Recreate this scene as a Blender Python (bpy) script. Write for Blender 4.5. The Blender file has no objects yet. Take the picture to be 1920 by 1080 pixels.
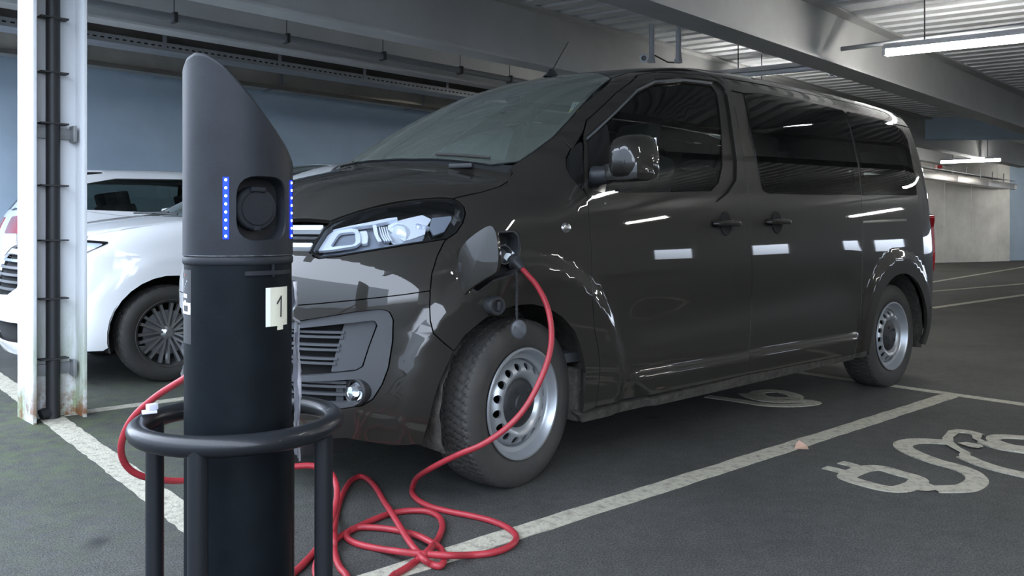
import bpy, bmesh, math, random
import numpy as np
from mathutils import Vector, Matrix
from mathutils.geometry import delaunay_2d_cdt
random.seed(7); rng = np.random.default_rng(7)
SC = bpy.context.scene
COL = SC.collection
PI = math.pi

# ------------------------------------------------------------ camera, sky, exposure
F_PX, Y_H, CAM_H = 1555.0, 430.0, 1.04          # focal length and horizon row for a 1920 x 1080 frame
cam_d = bpy.data.cameras.new('camera'); cam = bpy.data.objects.new('camera', cam_d); COL.objects.link(cam)
cam.location = (0, 0, CAM_H); cam.rotation_euler = (PI/2, 0, 0)
cam_d.sensor_width = 36; cam_d.lens = 36*F_PX/1920; cam_d.shift_y = (Y_H-540)/1920
cam_d.clip_start = .05; cam_d.clip_end = 300
SC.camera = cam
w = bpy.data.worlds.new('world'); SC.world = w; w.use_nodes = True
nt = w.node_tree; bg = nt.nodes['Background']
geo = nt.nodes.new('ShaderNodeTexCoord'); sep = nt.nodes.new('ShaderNodeSeparateXYZ')
rmp = nt.nodes.new('ShaderNodeValToRGB')
rmp.color_ramp.elements[0].position = .48; rmp.color_ramp.elements[0].color = (.03, .032, .034, 1)
rmp.color_ramp.elements[1].position = .52; rmp.color_ramp.elements[1].color = (.74, .84, 1.0, 1)
mr = nt.nodes.new('ShaderNodeMapRange'); mr.inputs[1].default_value = -1; mr.inputs[2].default_value = 1
nt.links.new(geo.outputs['Generated'], sep.inputs[0]); nt.links.new(sep.outputs[2], mr.inputs[0])
nt.links.new(mr.outputs[0], rmp.inputs[0]); nt.links.new(rmp.outputs[0], bg.inputs[0])
bg.inputs[1].default_value = 3.6
SC.view_settings.view_transform = 'Standard'; SC.view_settings.look = 'None'
SC.view_settings.gamma = 1; SC.view_settings.use_curve_mapping = False
SC.view_settings.exposure = 1.42

# ------------------------------------------------------------ helpers
def lerp(a, b, t): return a+(b-a)*t
def ray(px, py): return np.array([(px-960)/F_PX, 1.0, -(py-Y_H)/F_PX])
CAMP = np.array([0, 0, CAM_H])
def at_height(px, py, z=0.0):
    r = ray(px, py); return CAMP+r*((z-CAM_H)/r[2])
def at_depth(px, py, d): return CAMP+ray(px, py)*d

def mat(name, col, rough=.5, metal=0., coat=0., spec=.5, bump=0., bscale=200., var=0., vscale=5., col2=None, emit=None, es=0., trans=0., ior=1.45, coat_rough=.03):
    m = bpy.data.materials.new(name); m.use_nodes = True; n = m.node_tree; b = n.nodes['Principled BSDF']
    b.inputs['Base Color'].default_value = (*col, 1); b.inputs['Roughness'].default_value = rough
    b.inputs['Metallic'].default_value = metal; b.inputs['Coat Weight'].default_value = coat
    b.inputs['Coat Roughness'].default_value = coat_rough; b.inputs['Specular IOR Level'].default_value = spec
    b.inputs['Transmission Weight'].default_value = trans; b.inputs['IOR'].default_value = ior
    if emit: b.inputs['Emission Color'].default_value = (*emit, 1); b.inputs['Emission Strength'].default_value = es
    tc = None
    if bump or var: tc = n.nodes.new('ShaderNodeTexCoord')
    if bump:
        t = n.nodes.new('ShaderNodeTexNoise'); t.inputs['Scale'].default_value = bscale; t.inputs['Detail'].default_value = 4
        bn = n.nodes.new('ShaderNodeBump'); bn.inputs['Strength'].default_value = bump; bn.inputs['Distance'].default_value = .01
        n.links.new(tc.outputs['Object'], t.inputs['Vector']); n.links.new(t.outputs['Fac'], bn.inputs['Height']); n.links.new(bn.outputs[0], b.inputs['Normal'])
    if var:
        t = n.nodes.new('ShaderNodeTexNoise'); t.inputs['Scale'].default_value = vscale; t.inputs['Detail'].default_value = 6; t.inputs['Roughness'].default_value = .65
        r = n.nodes.new('ShaderNodeValToRGB'); r.color_ramp.elements[0].position = .35; r.color_ramp.elements[1].position = .68
        c2 = col2 if col2 else tuple(c*(1-var) for c in col)
        r.color_ramp.elements[0].color = (*c2, 1); r.color_ramp.elements[1].color = (*col, 1)
        n.links.new(tc.outputs['Object'], t.inputs['Vector']); n.links.new(t.outputs['Fac'], r.inputs[0]); n.links.new(r.outputs[0], b.inputs['Base Color'])
    return m

def glass_mat(name, tint, refl=1.0, rough=0.0, dust_haze=0):
    m = bpy.data.materials.new(name); m.use_nodes = True; n = m.node_tree; n.nodes.clear()
    o = n.nodes.new('ShaderNodeOutputMaterial'); mx = n.nodes.new('ShaderNodeMixShader'); tr = n.nodes.new('ShaderNodeBsdfTransparent')
    gl = n.nodes.new('ShaderNodeBsdfGlossy'); fr = n.nodes.new('ShaderNodeFresnel'); fr.inputs[0].default_value = 1.52
    ml = n.nodes.new('ShaderNodeMath'); ml.operation = 'MULTIPLY'; ml.inputs[1].default_value = refl
    tr.inputs[0].default_value = (*tint, 1); gl.inputs['Roughness'].default_value = rough; gl.inputs[0].default_value = (1, 1, 1, 1)
    if dust_haze:
        df = n.nodes.new('ShaderNodeBsdfDiffuse'); df.inputs[0].default_value = (.55, .64, .57, 1); m2 = n.nodes.new('ShaderNodeMixShader'); m2.inputs[0].default_value = dust_haze  # greenish diffuse film: dust plus haze painted in to brighten the glass
        n.links.new(mx.outputs[0], m2.inputs[1]); n.links.new(df.outputs[0], m2.inputs[2])
    n.links.new(fr.outputs[0], ml.inputs[0]); n.links.new(ml.outputs[0], mx.inputs[0]); n.links.new(tr.outputs[0], mx.inputs[1]); n.links.new(gl.outputs[0], mx.inputs[2]); n.links.new(m2.outputs[0] if dust_haze else mx.outputs[0], o.inputs[0])
    return m

def empty(name, label, cat, loc=(0, 0, 0), rotz=0., group=None):
    o = bpy.data.objects.new(name, None); COL.objects.link(o); o.location = loc; o.rotation_euler = (0, 0, rotz)
    o.empty_display_size = .1
    return tag(o, label, cat, group)
def tag(o, label, cat, group=None):
    o['label'] = label; o['category'] = cat
    if group: o['group'] = group
    return o
def struct(o, label=None):
    o['kind'] = 'structure'
    if label: o['label'] = label
    return o
def mesh_obj(name, verts, faces, m, parent=None, smooth=True, normals=None, auto=None):
    me = bpy.data.meshes.new(name); me.from_pydata([tuple(map(float, v)) for v in verts], [], [tuple(map(int, f)) for f in faces])
    me.update()
    if smooth: me.polygons.foreach_set('use_smooth', [True]*len(me.polygons))
    if auto is not None:
        bm = bmesh.new(); bm.from_mesh(me)
        bmesh.ops.recalc_face_normals(bm, faces=bm.faces)
        for e in bm.edges:
            if len(e.link_faces) == 2 and e.calc_face_angle(0) > math.radians(auto): e.smooth = False
        bm.to_mesh(me); bm.free()
    if normals is not None: me.normals_split_custom_set_from_vertices([tuple(map(float, v)) for v in normals])
    o = bpy.data.objects.new(name, me); COL.objects.link(o); o.parent = parent
    if m is not None:
        for mm in (m if isinstance(m, (list, tuple)) else [m]): me.materials.append(mm)
    return o

class MB:                                        # collects primitive shapes into one mesh
    def __init__(s): s.v = []; s.f = []
    def add(s, v, f):
        k = len(s.v); s.v += [tuple(map(float, p)) for p in v]; s.f += [tuple(i+k for i in q) for q in f]; return s
    def box(s, c, d, rz=0., bev=0., R=None):
        bm = bmesh.new(); bmesh.ops.create_cube(bm, size=1)
        for v in bm.verts: v.co = Vector((v.co.x*d[0], v.co.y*d[1], v.co.z*d[2]))
        if bev: bmesh.ops.bevel(bm, geom=bm.edges[:], offset=bev, segments=2, affect='EDGES', profile=.6)
        M = (R if R is not None else Matrix.Rotation(rz, 3, 'Z'))
        vs = [M @ v.co+Vector(c) for v in bm.verts]; bm.verts.index_update()
        s.add(vs, [[v.index for v in f.verts] for f in bm.faces]); bm.free(); return s
    def tube(s, pts, r, n=10, closed=False, cap=True):
        P = [Vector(p) for p in pts]; m = len(P); rr = r if hasattr(r, '__len__') else [r]*m
        T = []
        for i in range(m):
            a = P[(i-1) % m] if (closed or i > 0) else P[i]; b = P[(i+1) % m] if (closed or i < m-1) else P[i]
            t = b-a; T.append(t.normalized() if t.length > 1e-9 else Vector((0, 0, 1)))
        u = T[0].orthogonal().normalized(); V = []
        for i in range(m):
            u = (u-T[i]*u.dot(T[i])); u = u.normalized() if u.length > 1e-6 else T[i].orthogonal().normalized()
            w_ = T[i].cross(u)
            V += [P[i]+(u*math.cos(2*PI*k/n)+w_*math.sin(2*PI*k/n))*rr[i] for k in range(n)]
        Fs = []
        for i in range(m if closed else m-1):
            j = (i+1) % m
            for k in range(n): Fs.append((i*n+k, i*n+(k+1) % n, j*n+(k+1) % n, j*n+k))
        if cap and not closed: Fs += [tuple(range(n-1, -1, -1)), tuple((m-1)*n+k for k in range(n))]
        return s.add(V, Fs)
    def lathe(s, prof, n=48, M=None, a0=0., a1=2*PI, cap=False):   # prof: (radius, height) about Z
        full = abs(a1-a0-2*PI) < 1e-6; c = n if full else n+1; V = []
        for r, z in prof:
            for k in range(c):
                a = a0+(a1-a0)*k/n; V.append(Vector((r*math.cos(a), r*math.sin(a), z)))
        if M is not None: V = [M @ v for v in V]
        Fs = []
        for i in range(len(prof)-1):
            for k in range(n): k2 = (k+1) % c; Fs.append((i*c+k, i*c+k2, (i+1)*c+k2, (i+1)*c+k))
        if cap: Fs += [tuple(range(c-1, -1, -1)), tuple((len(prof)-1)*c+k for k in range(c))]
        return s.add(V, Fs)
    def prism(s, poly, h0, h1, M=None):           # poly in XY, extruded in Z
        n = len(poly); V = [Vector((p[0], p[1], h0)) for p in poly]+[Vector((p[0], p[1], h1)) for p in poly]
        if M is not None: V = [M @ v for v in V]
        return s.add(V, [tuple(range(n-1, -1, -1)), tuple(range(n, 2*n))]+[(i, (i+1) % n, n+(i+1) % n, n+i) for i in range(n)])
    def build(s, name, m, parent=None, smooth=True, auto=35): return mesh_obj(name, s.v, s.f, m, parent, smooth, auto=auto if smooth else None)

def catmull(P, closed=False, k=8):
    P = [np.array(p, float) for p in P]; n = len(P); out = []
    for i in range(n if closed else n-1):
        if closed: a, b, c, d = P[(i-1) % n], P[i], P[(i+1) % n], P[(i+2) % n]
        else: a, b, c, d = P[max(i-1, 0)], P[i], P[i+1], P[min(i+2, n-1)]
        for j in range(k):
            t = j/k; out.append(.5*((2*b)+(c-a)*t+(2*a-5*b+4*c-d)*t*t+(3*b-a-3*c+d)*t**3))
    if not closed: out.append(P[-1])
    return out

# 2-D polygon tools
def poly_area(P): P = np.asarray(P); x, y = P[:, 0], P[:, 1]; return .5*np.sum(x*np.roll(y, -1)-np.roll(x, -1)*y)
def clean(P, eps=1e-4):
    out = []
    for p in P:
        if not out or np.hypot(*(np.array(p)-out[-1])) > eps: out.append(np.array(p, float))
    if np.hypot(*(out[0]-out[-1])) < eps: out.pop()
    return np.array(out)
def fillet(P, r):
    P = clean(P); n = len(P); out = []
    for i in range(n):
        a, b, c = P[i-1], P[i], P[(i+1) % n]; u = a-b; v = c-b; lu, lv = np.hypot(*u), np.hypot(*v); u = u/lu; v = v/lv
        turn = PI-math.acos(np.clip(u@v, -1, 1))
        if turn < .12 or r <= 0: out.append(b); continue
        d = min(r*math.tan(turn/2), .45*lu, .45*lv); p, q = b+u*d, b+v*d; k = 5 if turn > .5 else 3
        for j in range(k+1): t = j/k; out.append((1-t)**2*p+2*t*(1-t)*b+t*t*q)
    return clean(np.array(out))
def shrink(P, d):
    P = clean(P)
    if d == 0: return P
    sgn = 1 if poly_area(P) > 0 else -1; n = len(P); out = []
    for i in range(n):
        e1 = P[i]-P[i-1]; e2 = P[(i+1) % n]-P[i]; e1 /= np.hypot(*e1); e2 /= np.hypot(*e2)
        n1 = np.array([-e1[1], e1[0]])*sgn; n2 = np.array([-e2[1], e2[0]])*sgn; m = n1+n2; k = m@m
        out.append(P[i]+(m*2/max(k, .8))*d)
    return np.array(out)
def resample(P, h):
    out = []; n = len(P)
    for i in range(n):
        a, b = P[i], P[(i+1) % n]; k = max(1, int(math.ceil(np.hypot(*(b-a))/h)))
        for j in range(k): out.append(a+(b-a)*j/k)
    return clean(np.array(out))
def inside(P, poly):
    x, y = P[:, 0], P[:, 1]; c = np.zeros(len(P), bool); n = len(poly)
    for i in range(n):
        x1, y1 = poly[i]; x2, y2 = poly[(i+1) % n]
        m = (y1 > y) != (y2 > y)
        with np.errstate(divide='ignore', invalid='ignore'): c ^= m & (x < (x2-x1)*(y-y1)/(y2-y1)+x1)
    return c
def near_edge(P, poly, d):
    m = np.zeros(len(P), bool)
    for i in range(len(poly)):
        a = poly[i]; b = poly[(i+1) % len(poly)]; e = b-a; L = e@e
        t = np.clip(((P-a)@e)/max(L, 1e-12), 0, 1); q = a+t[:, None]*e; m |= ((P-q)**2).sum(1) < d*d
    return m
def triangulate(outer, holes, h):
    loops = [outer]+holes; V = []; E = []
    for L in loops:
        k = len(V); V += [tuple(p) for p in L]; E += [(k+i, k+(i+1) % len(L)) for i in range(len(L))]
    nb = len(V); lo = outer.min(0); hi = outer.max(0)
    gx, gy = np.meshgrid(np.arange(lo[0]+h*.5, hi[0], h), np.arange(lo[1]+h*.5, hi[1], h*.87))
    gx = gx+(np.arange(gx.shape[0])[:, None] % 2)*h*.5; G = np.stack([gx.ravel(), gy.ravel()], 1)
    if len(G):
        k = inside(G, outer) & ~near_edge(G, outer, h*.42)
        for H in holes: k &= ~inside(G, H) & ~near_edge(G, H, h*.42)
        G = G[k]
    V += [tuple(p) for p in G]
    vo, eo, fo, ov, _, _ = delaunay_2d_cdt([Vector(v) for v in V], E, [], 0, 1e-6)
    vo = np.array([tuple(v) for v in vo]); fo = np.array([f for f in fo if len(f) == 3]); cen = vo[fo].mean(1)
    k = inside(cen, outer)
    for H in holes: k &= ~inside(cen, H)
    fo = fo[k]; mp = {}
    for i, o_ in enumerate(ov):
        for j in o_: mp[j] = i
    lp = []; k0 = 0
    for L in loops: lp.append([mp.get(k0+i) for i in range(len(L))]); k0 += len(L)
    return vo, fo, [[i for i in l if i is not None] for l in lp]

# ------------------------------------------------------------ vehicle bodies as smooth solids cut into panels
def smax(a, b, k):
    h = np.maximum(k-np.abs(a-b), 0)/k; return np.maximum(a, b)+h*h*k*.25
def smin(a, b, k): return -smax(-a, -b, k)
def tab(x, T):
    xs, ys = zip(*T); xs = np.array(xs); ys = np.array(ys, float)
    m = np.gradient(ys, xs); i = np.clip(np.searchsorted(xs, x)-1, 0, len(xs)-2)
    h = xs[i+1]-xs[i]; t = np.clip((x-xs[i])/h, 0, 1)
    return ys[i]*(1+2*t)*(1-t)**2+m[i]*h*t*(1-t)**2+ys[i+1]*t*t*(3-2*t)+m[i+1]*h*t*t*(t-1)
def sstep(x, a, b): t = np.clip((x-a)/(b-a), 0, 1); return t*t*(3-2*t)

class Body:
    def __init__(s, Fn, root_loc, rotz, fax=-.3, rax=-2.9):
        s.Fn = Fn; s.loc = np.array(root_loc); c, q = math.cos(rotz), math.sin(rotz); s.R = np.array([[c, -q, 0], [q, c, 0], [0, 0, 1]]); s.fax = fax; s.rax = rax
    def F(s, P): return s.Fn(P[:, 0], np.abs(P[:, 1]), P[:, 2])
    def N(s, P):
        e = 2e-3; g = np.stack([s.F(P+d)-s.F(P-d) for d in (np.eye(3)*e)], 1); return g/np.maximum(np.linalg.norm(g, axis=1), 1e-9)[:, None]
    def bis(s, f, lo, hi, n):
        lo = np.full(n, lo, float); hi = np.full(n, hi, float)
        for _ in range(24):
            m = (lo+hi)/2; v = s.F(f(m)) < 0; lo = np.where(v, m, lo); hi = np.where(v, hi, m)
        return (lo+hi)/2
    def to3d(s, A, mode):
        a, b = A[:, 0], A[:, 1]; n = len(A)
        if mode == 'side': f = lambda t: np.stack([a, t, b], 1); t = s.bis(f, 0, 1.3, n)
        elif mode == 'top': f = lambda t: np.stack([a, b, t], 1); t = s.bis(f, .3, 2.4, n)
        elif mode == 'front': f = lambda t: np.stack([s.fax+t*np.cos(a), t*np.sin(a), b], 1); t = s.bis(f, 0, 1.8, n)
        elif mode == 'rear': f = lambda t: np.stack([s.rax-t*np.cos(a), t*np.sin(a), b], 1); t = s.bis(f, 0, 2.2, n)
        return f(t)
    def par(s, P, mode):
        P = np.atleast_2d(P)
        if mode == 'side': return P[:, [0, 2]]
        if mode == 'top': return P[:, [0, 1]]
        if mode == 'front': return np.stack([np.arctan2(P[:, 1], P[:, 0]-s.fax), P[:, 2]], 1)
        return np.stack([np.arctan2(P[:, 1], s.rax-P[:, 0]), P[:, 2]], 1)
    def S(s, L): return s.to3d(np.array(L, float), 'side')
    def T(s, L): return s.to3d(np.array(L, float), 'top')
    def H(s, L, tmax=14.):                        # points of the body seen along given lines of sight
        out = []
        o = (CAMP-s.loc)@s.R
        for px, py in L:
            d = ray(px, py)@s.R; t = np.arange(1.5, tmax, .02); P = o+t[:, None]*d; v = s.F(P); ok = np.where(v < 0)[0]
            if len(ok) == 0: i = int(np.argmin(v)); out.append(P[i]); continue
            lo, hi = t[ok[0]]-.02, t[ok[0]]
            for _ in range(24):
                m = (lo+hi)/2
                if s.F((o+m*d)[None])[0] < 0: hi = m
                else: lo = m
            out.append(o+hi*d)
        return np.array(out)

def panel(B, name, pts, mode, m, parent=None, holes=(), off=0., h=.035, gap=.002, flange=.018, r=.012, hr=.012, hgap=None, sym=False, mirror=False):
    def prep(p, g, rr):
        a = B.par(np.asarray(p), mode)
        if mode in ('front', 'rear'): a = a*np.array([.85, 1])
        if sym == 'join':
            q = a[::-1]*(np.array([1, -1]) if mode == 'top' else np.array([-1, 1])); a = np.vstack([a, q])
        return resample(shrink(fillet(a, rr), g), h*.6)
    sc = np.array([1/.85, 1]) if mode in ('front', 'rear') else np.array([1, 1])
    outer = prep(pts, gap, r); hs = []
    for H_ in holes: hs.append(prep(H_, -(hgap if hgap is not None else 0.), hr))
    V2, Fc, loops = triangulate(outer, hs, h)
    P = B.to3d(V2*sc, mode); Nn = B.N(P); P = P+Nn*off
    e = P[Fc]; nn = np.cross(e[:, 1]-e[:, 0], e[:, 2]-e[:, 0]); flip = (nn*Nn[Fc].mean(1)).sum(1) < 0
    Fc = Fc.copy(); Fc[flip] = Fc[flip][:, ::-1]
    V = [P]; NN = [Nn]; Fs = [tuple(f) for f in Fc]; k = len(P)
    if flange:
        for li, L in enumerate(loops):
            L = [i for j, i in enumerate(L) if i != L[j-1]]; n = len(L); Q = P[L]; q = Nn[L]
            t = np.roll(Q, -1, 0)-np.roll(Q, 1, 0); o = np.cross(t, q); o /= np.maximum(np.linalg.norm(o, axis=1), 1e-9)[:, None]
            c2 = V2[L]; ar = poly_area(c2)
            eL = np.roll(Q, -1, 0)-Q
            # outward test against the panel centroid of neighbouring triangles
            Vn = Q+o*.002; a2 = B.par(Vn-q*off, mode)*np.array([.85, 1]) if mode in ('front', 'rear') else B.par(Vn-q*off, mode)
            ins = inside(a2, outer)
            for H_ in hs: ins &= ~inside(a2, H_)
            if ins.mean() > .5: o = -o
            bev = .0015
            V += [Q, Q+o*0-q*bev+o*bev*0, Q-q*flange]; nb = (q+o); nb /= np.linalg.norm(nb, axis=1)[:, None]
            NN += [nb, o, o]
            for j in range(n):
                j2 = (j+1) % n
                for s_ in range(2):
                    a, b, c, d = k+s_*n+j, k+s_*n+j2, k+(s_+1)*n+j2, k+(s_+1)*n+j
                    Fs.append((a, b, c, d))
            k += 3*n
    V = np.vstack(V); NN = np.vstack(NN)
    # orient flange faces
    Fo = []
    for f in Fs:
        if len(f) == 4:
            nrm = np.cross(V[f[1]]-V[f[0]], V[f[2]]-V[f[0]])
            if nrm@(NN[f[2]]+NN[f[0]]) < 0: f = f[::-1]
        Fo.append(f)
    o = mesh_obj(name, V, Fo, m, parent, True, NN)
    if mirror:
        Mv = V*np.array([1, -1, 1]); Mn = NN*np.array([1, -1, 1])
        o2 = mesh_obj(name, Mv, [f[::-1] for f in Fo], m, parent if mirror is True else mirror, True, Mn); return o, o2
    return o
# ------------------------------------------------------------ materials
M = {}
M['paint'] = mat('dark_bronze_paint', (.016, .0145, .012), .5, .0, spec=.15, coat=1.0, coat_rough=.02, bump=.015, bscale=900)
M['paint_white'] = mat('white_paint', (.88, .89, .90), .35, 0, coat=1.0)
M['black_gloss'] = mat('black_gloss', (.008, .008, .008), .12, 0, coat=.6)
M['black_plastic'] = mat('black_plastic', (.020, .021, .023), .5, 0, bump=.04, bscale=700)
M['grey_plastic'] = mat('grey_plastic', (.055, .058, .063), .45, 0, bump=.04, bscale=600)
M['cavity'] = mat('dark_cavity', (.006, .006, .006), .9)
M['rubber'] = mat('tyre_rubber', (.030, .030, .029), .72, 0, bump=.12, bscale=160, var=.35, vscale=9, col2=(.045, .041, .036))
M['mud'] = mat('dusty_liner', (.060, .053, .044), .95, 0, bump=.6, bscale=60, var=.6, vscale=22)
M['steel'] = mat('silver_wheel_paint', (.42, .44, .46), .38, .7)
M['alloy'] = mat('alloy_wheel', (.50, .50, .50), .3, .85)
M['chrome'] = mat('chrome', (.75, .77, .80), .08, 1)
M['satin_chrome'] = mat('satin_chrome', (.60, .62, .65), .22, 1)
M['lamp_white'] = mat('lamp_white', (.80, .84, .90), .25, .2)
M['lamp_grey'] = mat('lamp_grey', (.22, .245, .29), .3, .1)
M['lamp_silver'] = mat('lamp_silver', (.74, .79, .88), .3, .2)
M['bar'] = mat('bright_bar', (.78, .82, .88), .25, .35, coat=.5)
M['glass_clear'] = glass_mat('clear_lens', (.93, .95, .97), 1.0)
M['glass_wind'] = glass_mat('windscreen_glass', (.74, .84, .78), 1.5, dust_haze=.10)
M['glass_side'] = glass_mat('side_glass', (.50, .56, .53), .9)
M['glass_dark'] = glass_mat('privacy_glass', (.045, .05, .05), .85)
M['red_lens'] = mat('red_lens', (.35, .008, .012), .12, 0, coat=1)
M['interior'] = mat('interior_grey', (.05, .052, .055), .8, bump=.05, bscale=300)
M['interior_light'] = mat('headliner', (.30, .31, .30), .9)
M['seat'] = mat('seat_cloth', (.035, .037, .042), .9, bump=.1, bscale=500)
M['post'] = mat('charger_black', (.018, .020, .024), .5, 0, spec=.22, bump=.05, bscale=260, var=.25, vscale=12)
M['post_dark'] = mat('charger_recess', (.008, .008, .009), .5)
M['ring'] = mat('guard_black_paint', (.010, .011, .013), .36, 0, spec=.3, coat=.15, bump=.03, bscale=120)
M['cable'] = mat('red_cable', (.33, .026, .036), .45, 0, bump=.03, bscale=300, var=.2, vscale=18)
M['led'] = mat('blue_led', (0, .02, .5), .3, emit=(.0, .012, 1.0), es=1.6)
M['led_core'] = mat('blue_led_core', (.5, .6, 1), .3, emit=(.45, .6, 1.0), es=3)
M['tube'] = mat('fluorescent_tube', (1, 1, 1), .4, emit=(1.0, .98, .93), es=38)
M['tube_off'] = mat('unlit_tube', (.55, .58, .62), .4)
M['fixture'] = mat('lamp_housing', (.45, .46, .47), .5)
M['beam'] = mat('painted_steel', (.56, .565, .56), .6, 0, bump=.08, bscale=30, var=.14, vscale=1.6)
M['beam_dark'] = mat('brown_steel_shade', (.17, .155, .135), .6, .2, bump=.05, bscale=40, var=.3, vscale=3)
M['galv'] = mat('galvanised_steel', (.30, .31, .32), .45, .6, var=.2, vscale=8)
M['duct'] = mat('metal_duct', (.50, .46, .40), .35, .6, bump=.1, bscale=6, var=.25, vscale=2)
M['deck'] = mat('ribbed_deck', (.80, .82, .84), .55, .0, var=.15, vscale=1.2)
M['wall'] = mat('blue_grey_wall', (.48, .60, .72), .85, bump=.1, bscale=25, var=.16, vscale=.9)
M['wall_pale'] = mat('pale_wall', (.78, .76, .71), .8, bump=.1, bscale=10, var=.25, vscale=1.2)
M['rod'] = mat('dark_rod', (.03, .03, .03), .6)
M['conduit'] = mat('grey_conduit', (.20, .21, .22), .5)
M['paper'] = mat('cream_label', (.66, .64, .52), .6, var=.12, vscale=20)
M['ink'] = mat('black_ink', (.01, .01, .01), .5)
M['white_print'] = mat('white_print', (.75, .78, .82), .5)
M['plastic_film'] = mat('clear_film', (.72, .74, .86), .25, 0, trans=.25, coat=.5, bump=.4, bscale=25)
M['yellow'] = mat('yellow_print', (.75, .68, .05), .5)
M['leaf'] = mat('dry_leaf', (.42, .27, .20), .8)

def line_paint():
    m = mat('worn_line_paint', (.46, .44, .36), .75, bump=.5, bscale=90); n = m.node_tree; b = n.nodes['Principled BSDF']
    tc = n.nodes.new('ShaderNodeTexCoord'); t = n.nodes.new('ShaderNodeTexNoise'); t.inputs['Scale'].default_value = 26; t.inputs['Detail'].default_value = 8; t.inputs['Roughness'].default_value = .75
    r = n.nodes.new('ShaderNodeValToRGB'); r.color_ramp.elements[0].position = .33; r.color_ramp.elements[0].color = (.17, .16, .13, 1); r.color_ramp.elements[1].position = .52; r.color_ramp.elements[1].color = (.38, .36, .29, 1)
    n.links.new(tc.outputs['Object'], t.inputs[0]); n.links.new(t.outputs['Fac'], r.inputs[0]); n.links.new(r.outputs[0], b.inputs['Base Color'])
    return m
M['line'] = line_paint()
def asphalt():
    m = mat('asphalt', (.07, .072, .075), .78, spec=.35); n = m.node_tree; b = n.nodes['Principled BSDF']; L = n.links
    tc = n.nodes.new('ShaderNodeTexCoord')
    def noise(sc, d=6, r=.6):
        t = n.nodes.new('ShaderNodeTexNoise'); t.inputs['Scale'].default_value = sc; t.inputs['Detail'].default_value = d; t.inputs['Roughness'].default_value = r
        L.new(tc.outputs['Object'], t.inputs[0]); return t
    def ramp(t, p0, c0, p1, c1):
        r = n.nodes.new('ShaderNodeValToRGB'); e = r.color_ramp.elements; e[0].position = p0; e[0].color = (*c0, 1); e[1].position = p1; e[1].color = (*c1, 1)
        L.new(t.outputs[0], r.inputs[0]); return r
    def mixc(f, a, bb, mode='MIX', fac=None):
        x = n.nodes.new('ShaderNodeMix'); x.data_type = 'RGBA'; x.blend_type = mode
        if f is not None: L.new(f, x.inputs[0])
        else: x.inputs[0].default_value = fac
        for s_, v in ((6, a), (7, bb)):
            if isinstance(v, tuple): x.inputs[s_].default_value = (*v, 1)
            else: L.new(v, x.inputs[s_])
        return x.outputs[2]
    big = ramp(noise(.9, 5), .30, (.045, .0455, .043), .72, (.078, .079, .075))
    fine = ramp(noise(150, 3, .75), .40, (.50, .50, .50), .63, (1.65, 1.65, 1.6))
    med = ramp(noise(14, 5, .7), .3, (.80, .80, .80), .75, (1.18, 1.18, 1.18))
    c = mixc(None, big.outputs[0], fine.outputs[0], 'MULTIPLY', 1.0); c = mixc(None, c, med.outputs[0], 'MULTIPLY', 1.0)
    # oil spots
    sp = ramp(noise(3.1, 2, .4), .70, (0, 0, 0), .78, (1, 1, 1)); c = mixc(sp.outputs[0], c, (.022, .022, .023))
    # damp moss growing on the weathered strip outside the deck, around the column foot
    vm = n.nodes.new('ShaderNodeVectorMath'); vm.operation = 'DISTANCE'; vm.inputs[1].default_value = (-2.75, 4.15, 0); L.new(tc.outputs['Object'], vm.inputs[0])
    mrg = n.nodes.new('ShaderNodeMapRange'); mrg.inputs[1].default_value = .25; mrg.inputs[2].default_value = 2.6; mrg.inputs[3].default_value = .75; mrg.inputs[4].default_value = 0; L.new(vm.outputs['Value'], mrg.inputs[0])
    mn = ramp(noise(9, 6, .75), .42, (0, 0, 0), .62, (1, 1, 1)); mm = n.nodes.new('ShaderNodeMath'); mm.operation = 'MULTIPLY'; L.new(mrg.outputs[0], mm.inputs[0]); L.new(mn.outputs[0], mm.inputs[1])
    c = mixc(mm.outputs[0], c, (.085, .115, .045))
    L.new(c, b.inputs['Base Color'])
    bn = n.nodes.new('ShaderNodeBump'); bn.inputs['Strength'].default_value = .8; bn.inputs['Distance'].default_value = .010; L.new(noise(150, 4, .7).outputs['Fac'], bn.inputs['Height']); L.new(bn.outputs[0], b.inputs['Normal'])
    return m
M['asphalt'] = asphalt()

# ------------------------------------------------------------ frames of reference
PSI = math.atan2(2.48, 2.139)                    # heading of the parked van
VLOC = (-.559, 4.037, 0.0); VROT = math.atan2(-math.cos(PSI), -math.sin(PSI))
VM = Matrix.Translation(Vector(VLOC)) @ Matrix.Rotation(VROT, 4, 'Z')
def bay(x, l, z=0.): return VM @ Vector((x, l, z))
GA = math.radians(44.4)                          # direction of the roof beams
GD = Vector((math.sin(GA), math.cos(GA), 0)); GN = Vector((math.cos(GA), -math.sin(GA), 0))
def gp(a, n, z): return GD*a+GN*n+Vector((0, 0, z))
def gco(P): P = Vector(P); return P.dot(GD), P.dot(GN)
GROT = math.atan2(GD.y, GD.x)                    # local X along the beams
RB = math.radians(-57.5); RD = Vector((math.sin(RB), math.cos(RB), 0))   # direction of deck ribs and tube lamps

# ------------------------------------------------------------ floor, painted lines
s_ = 1
fl = mesh_obj('floor', [(-45, -30, 0), (60, -30, 0), (60, 70, 0), (-45, 70, 0)], [(0, 1, 2, 3)], M['asphalt'], smooth=False); struct(fl)

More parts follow.
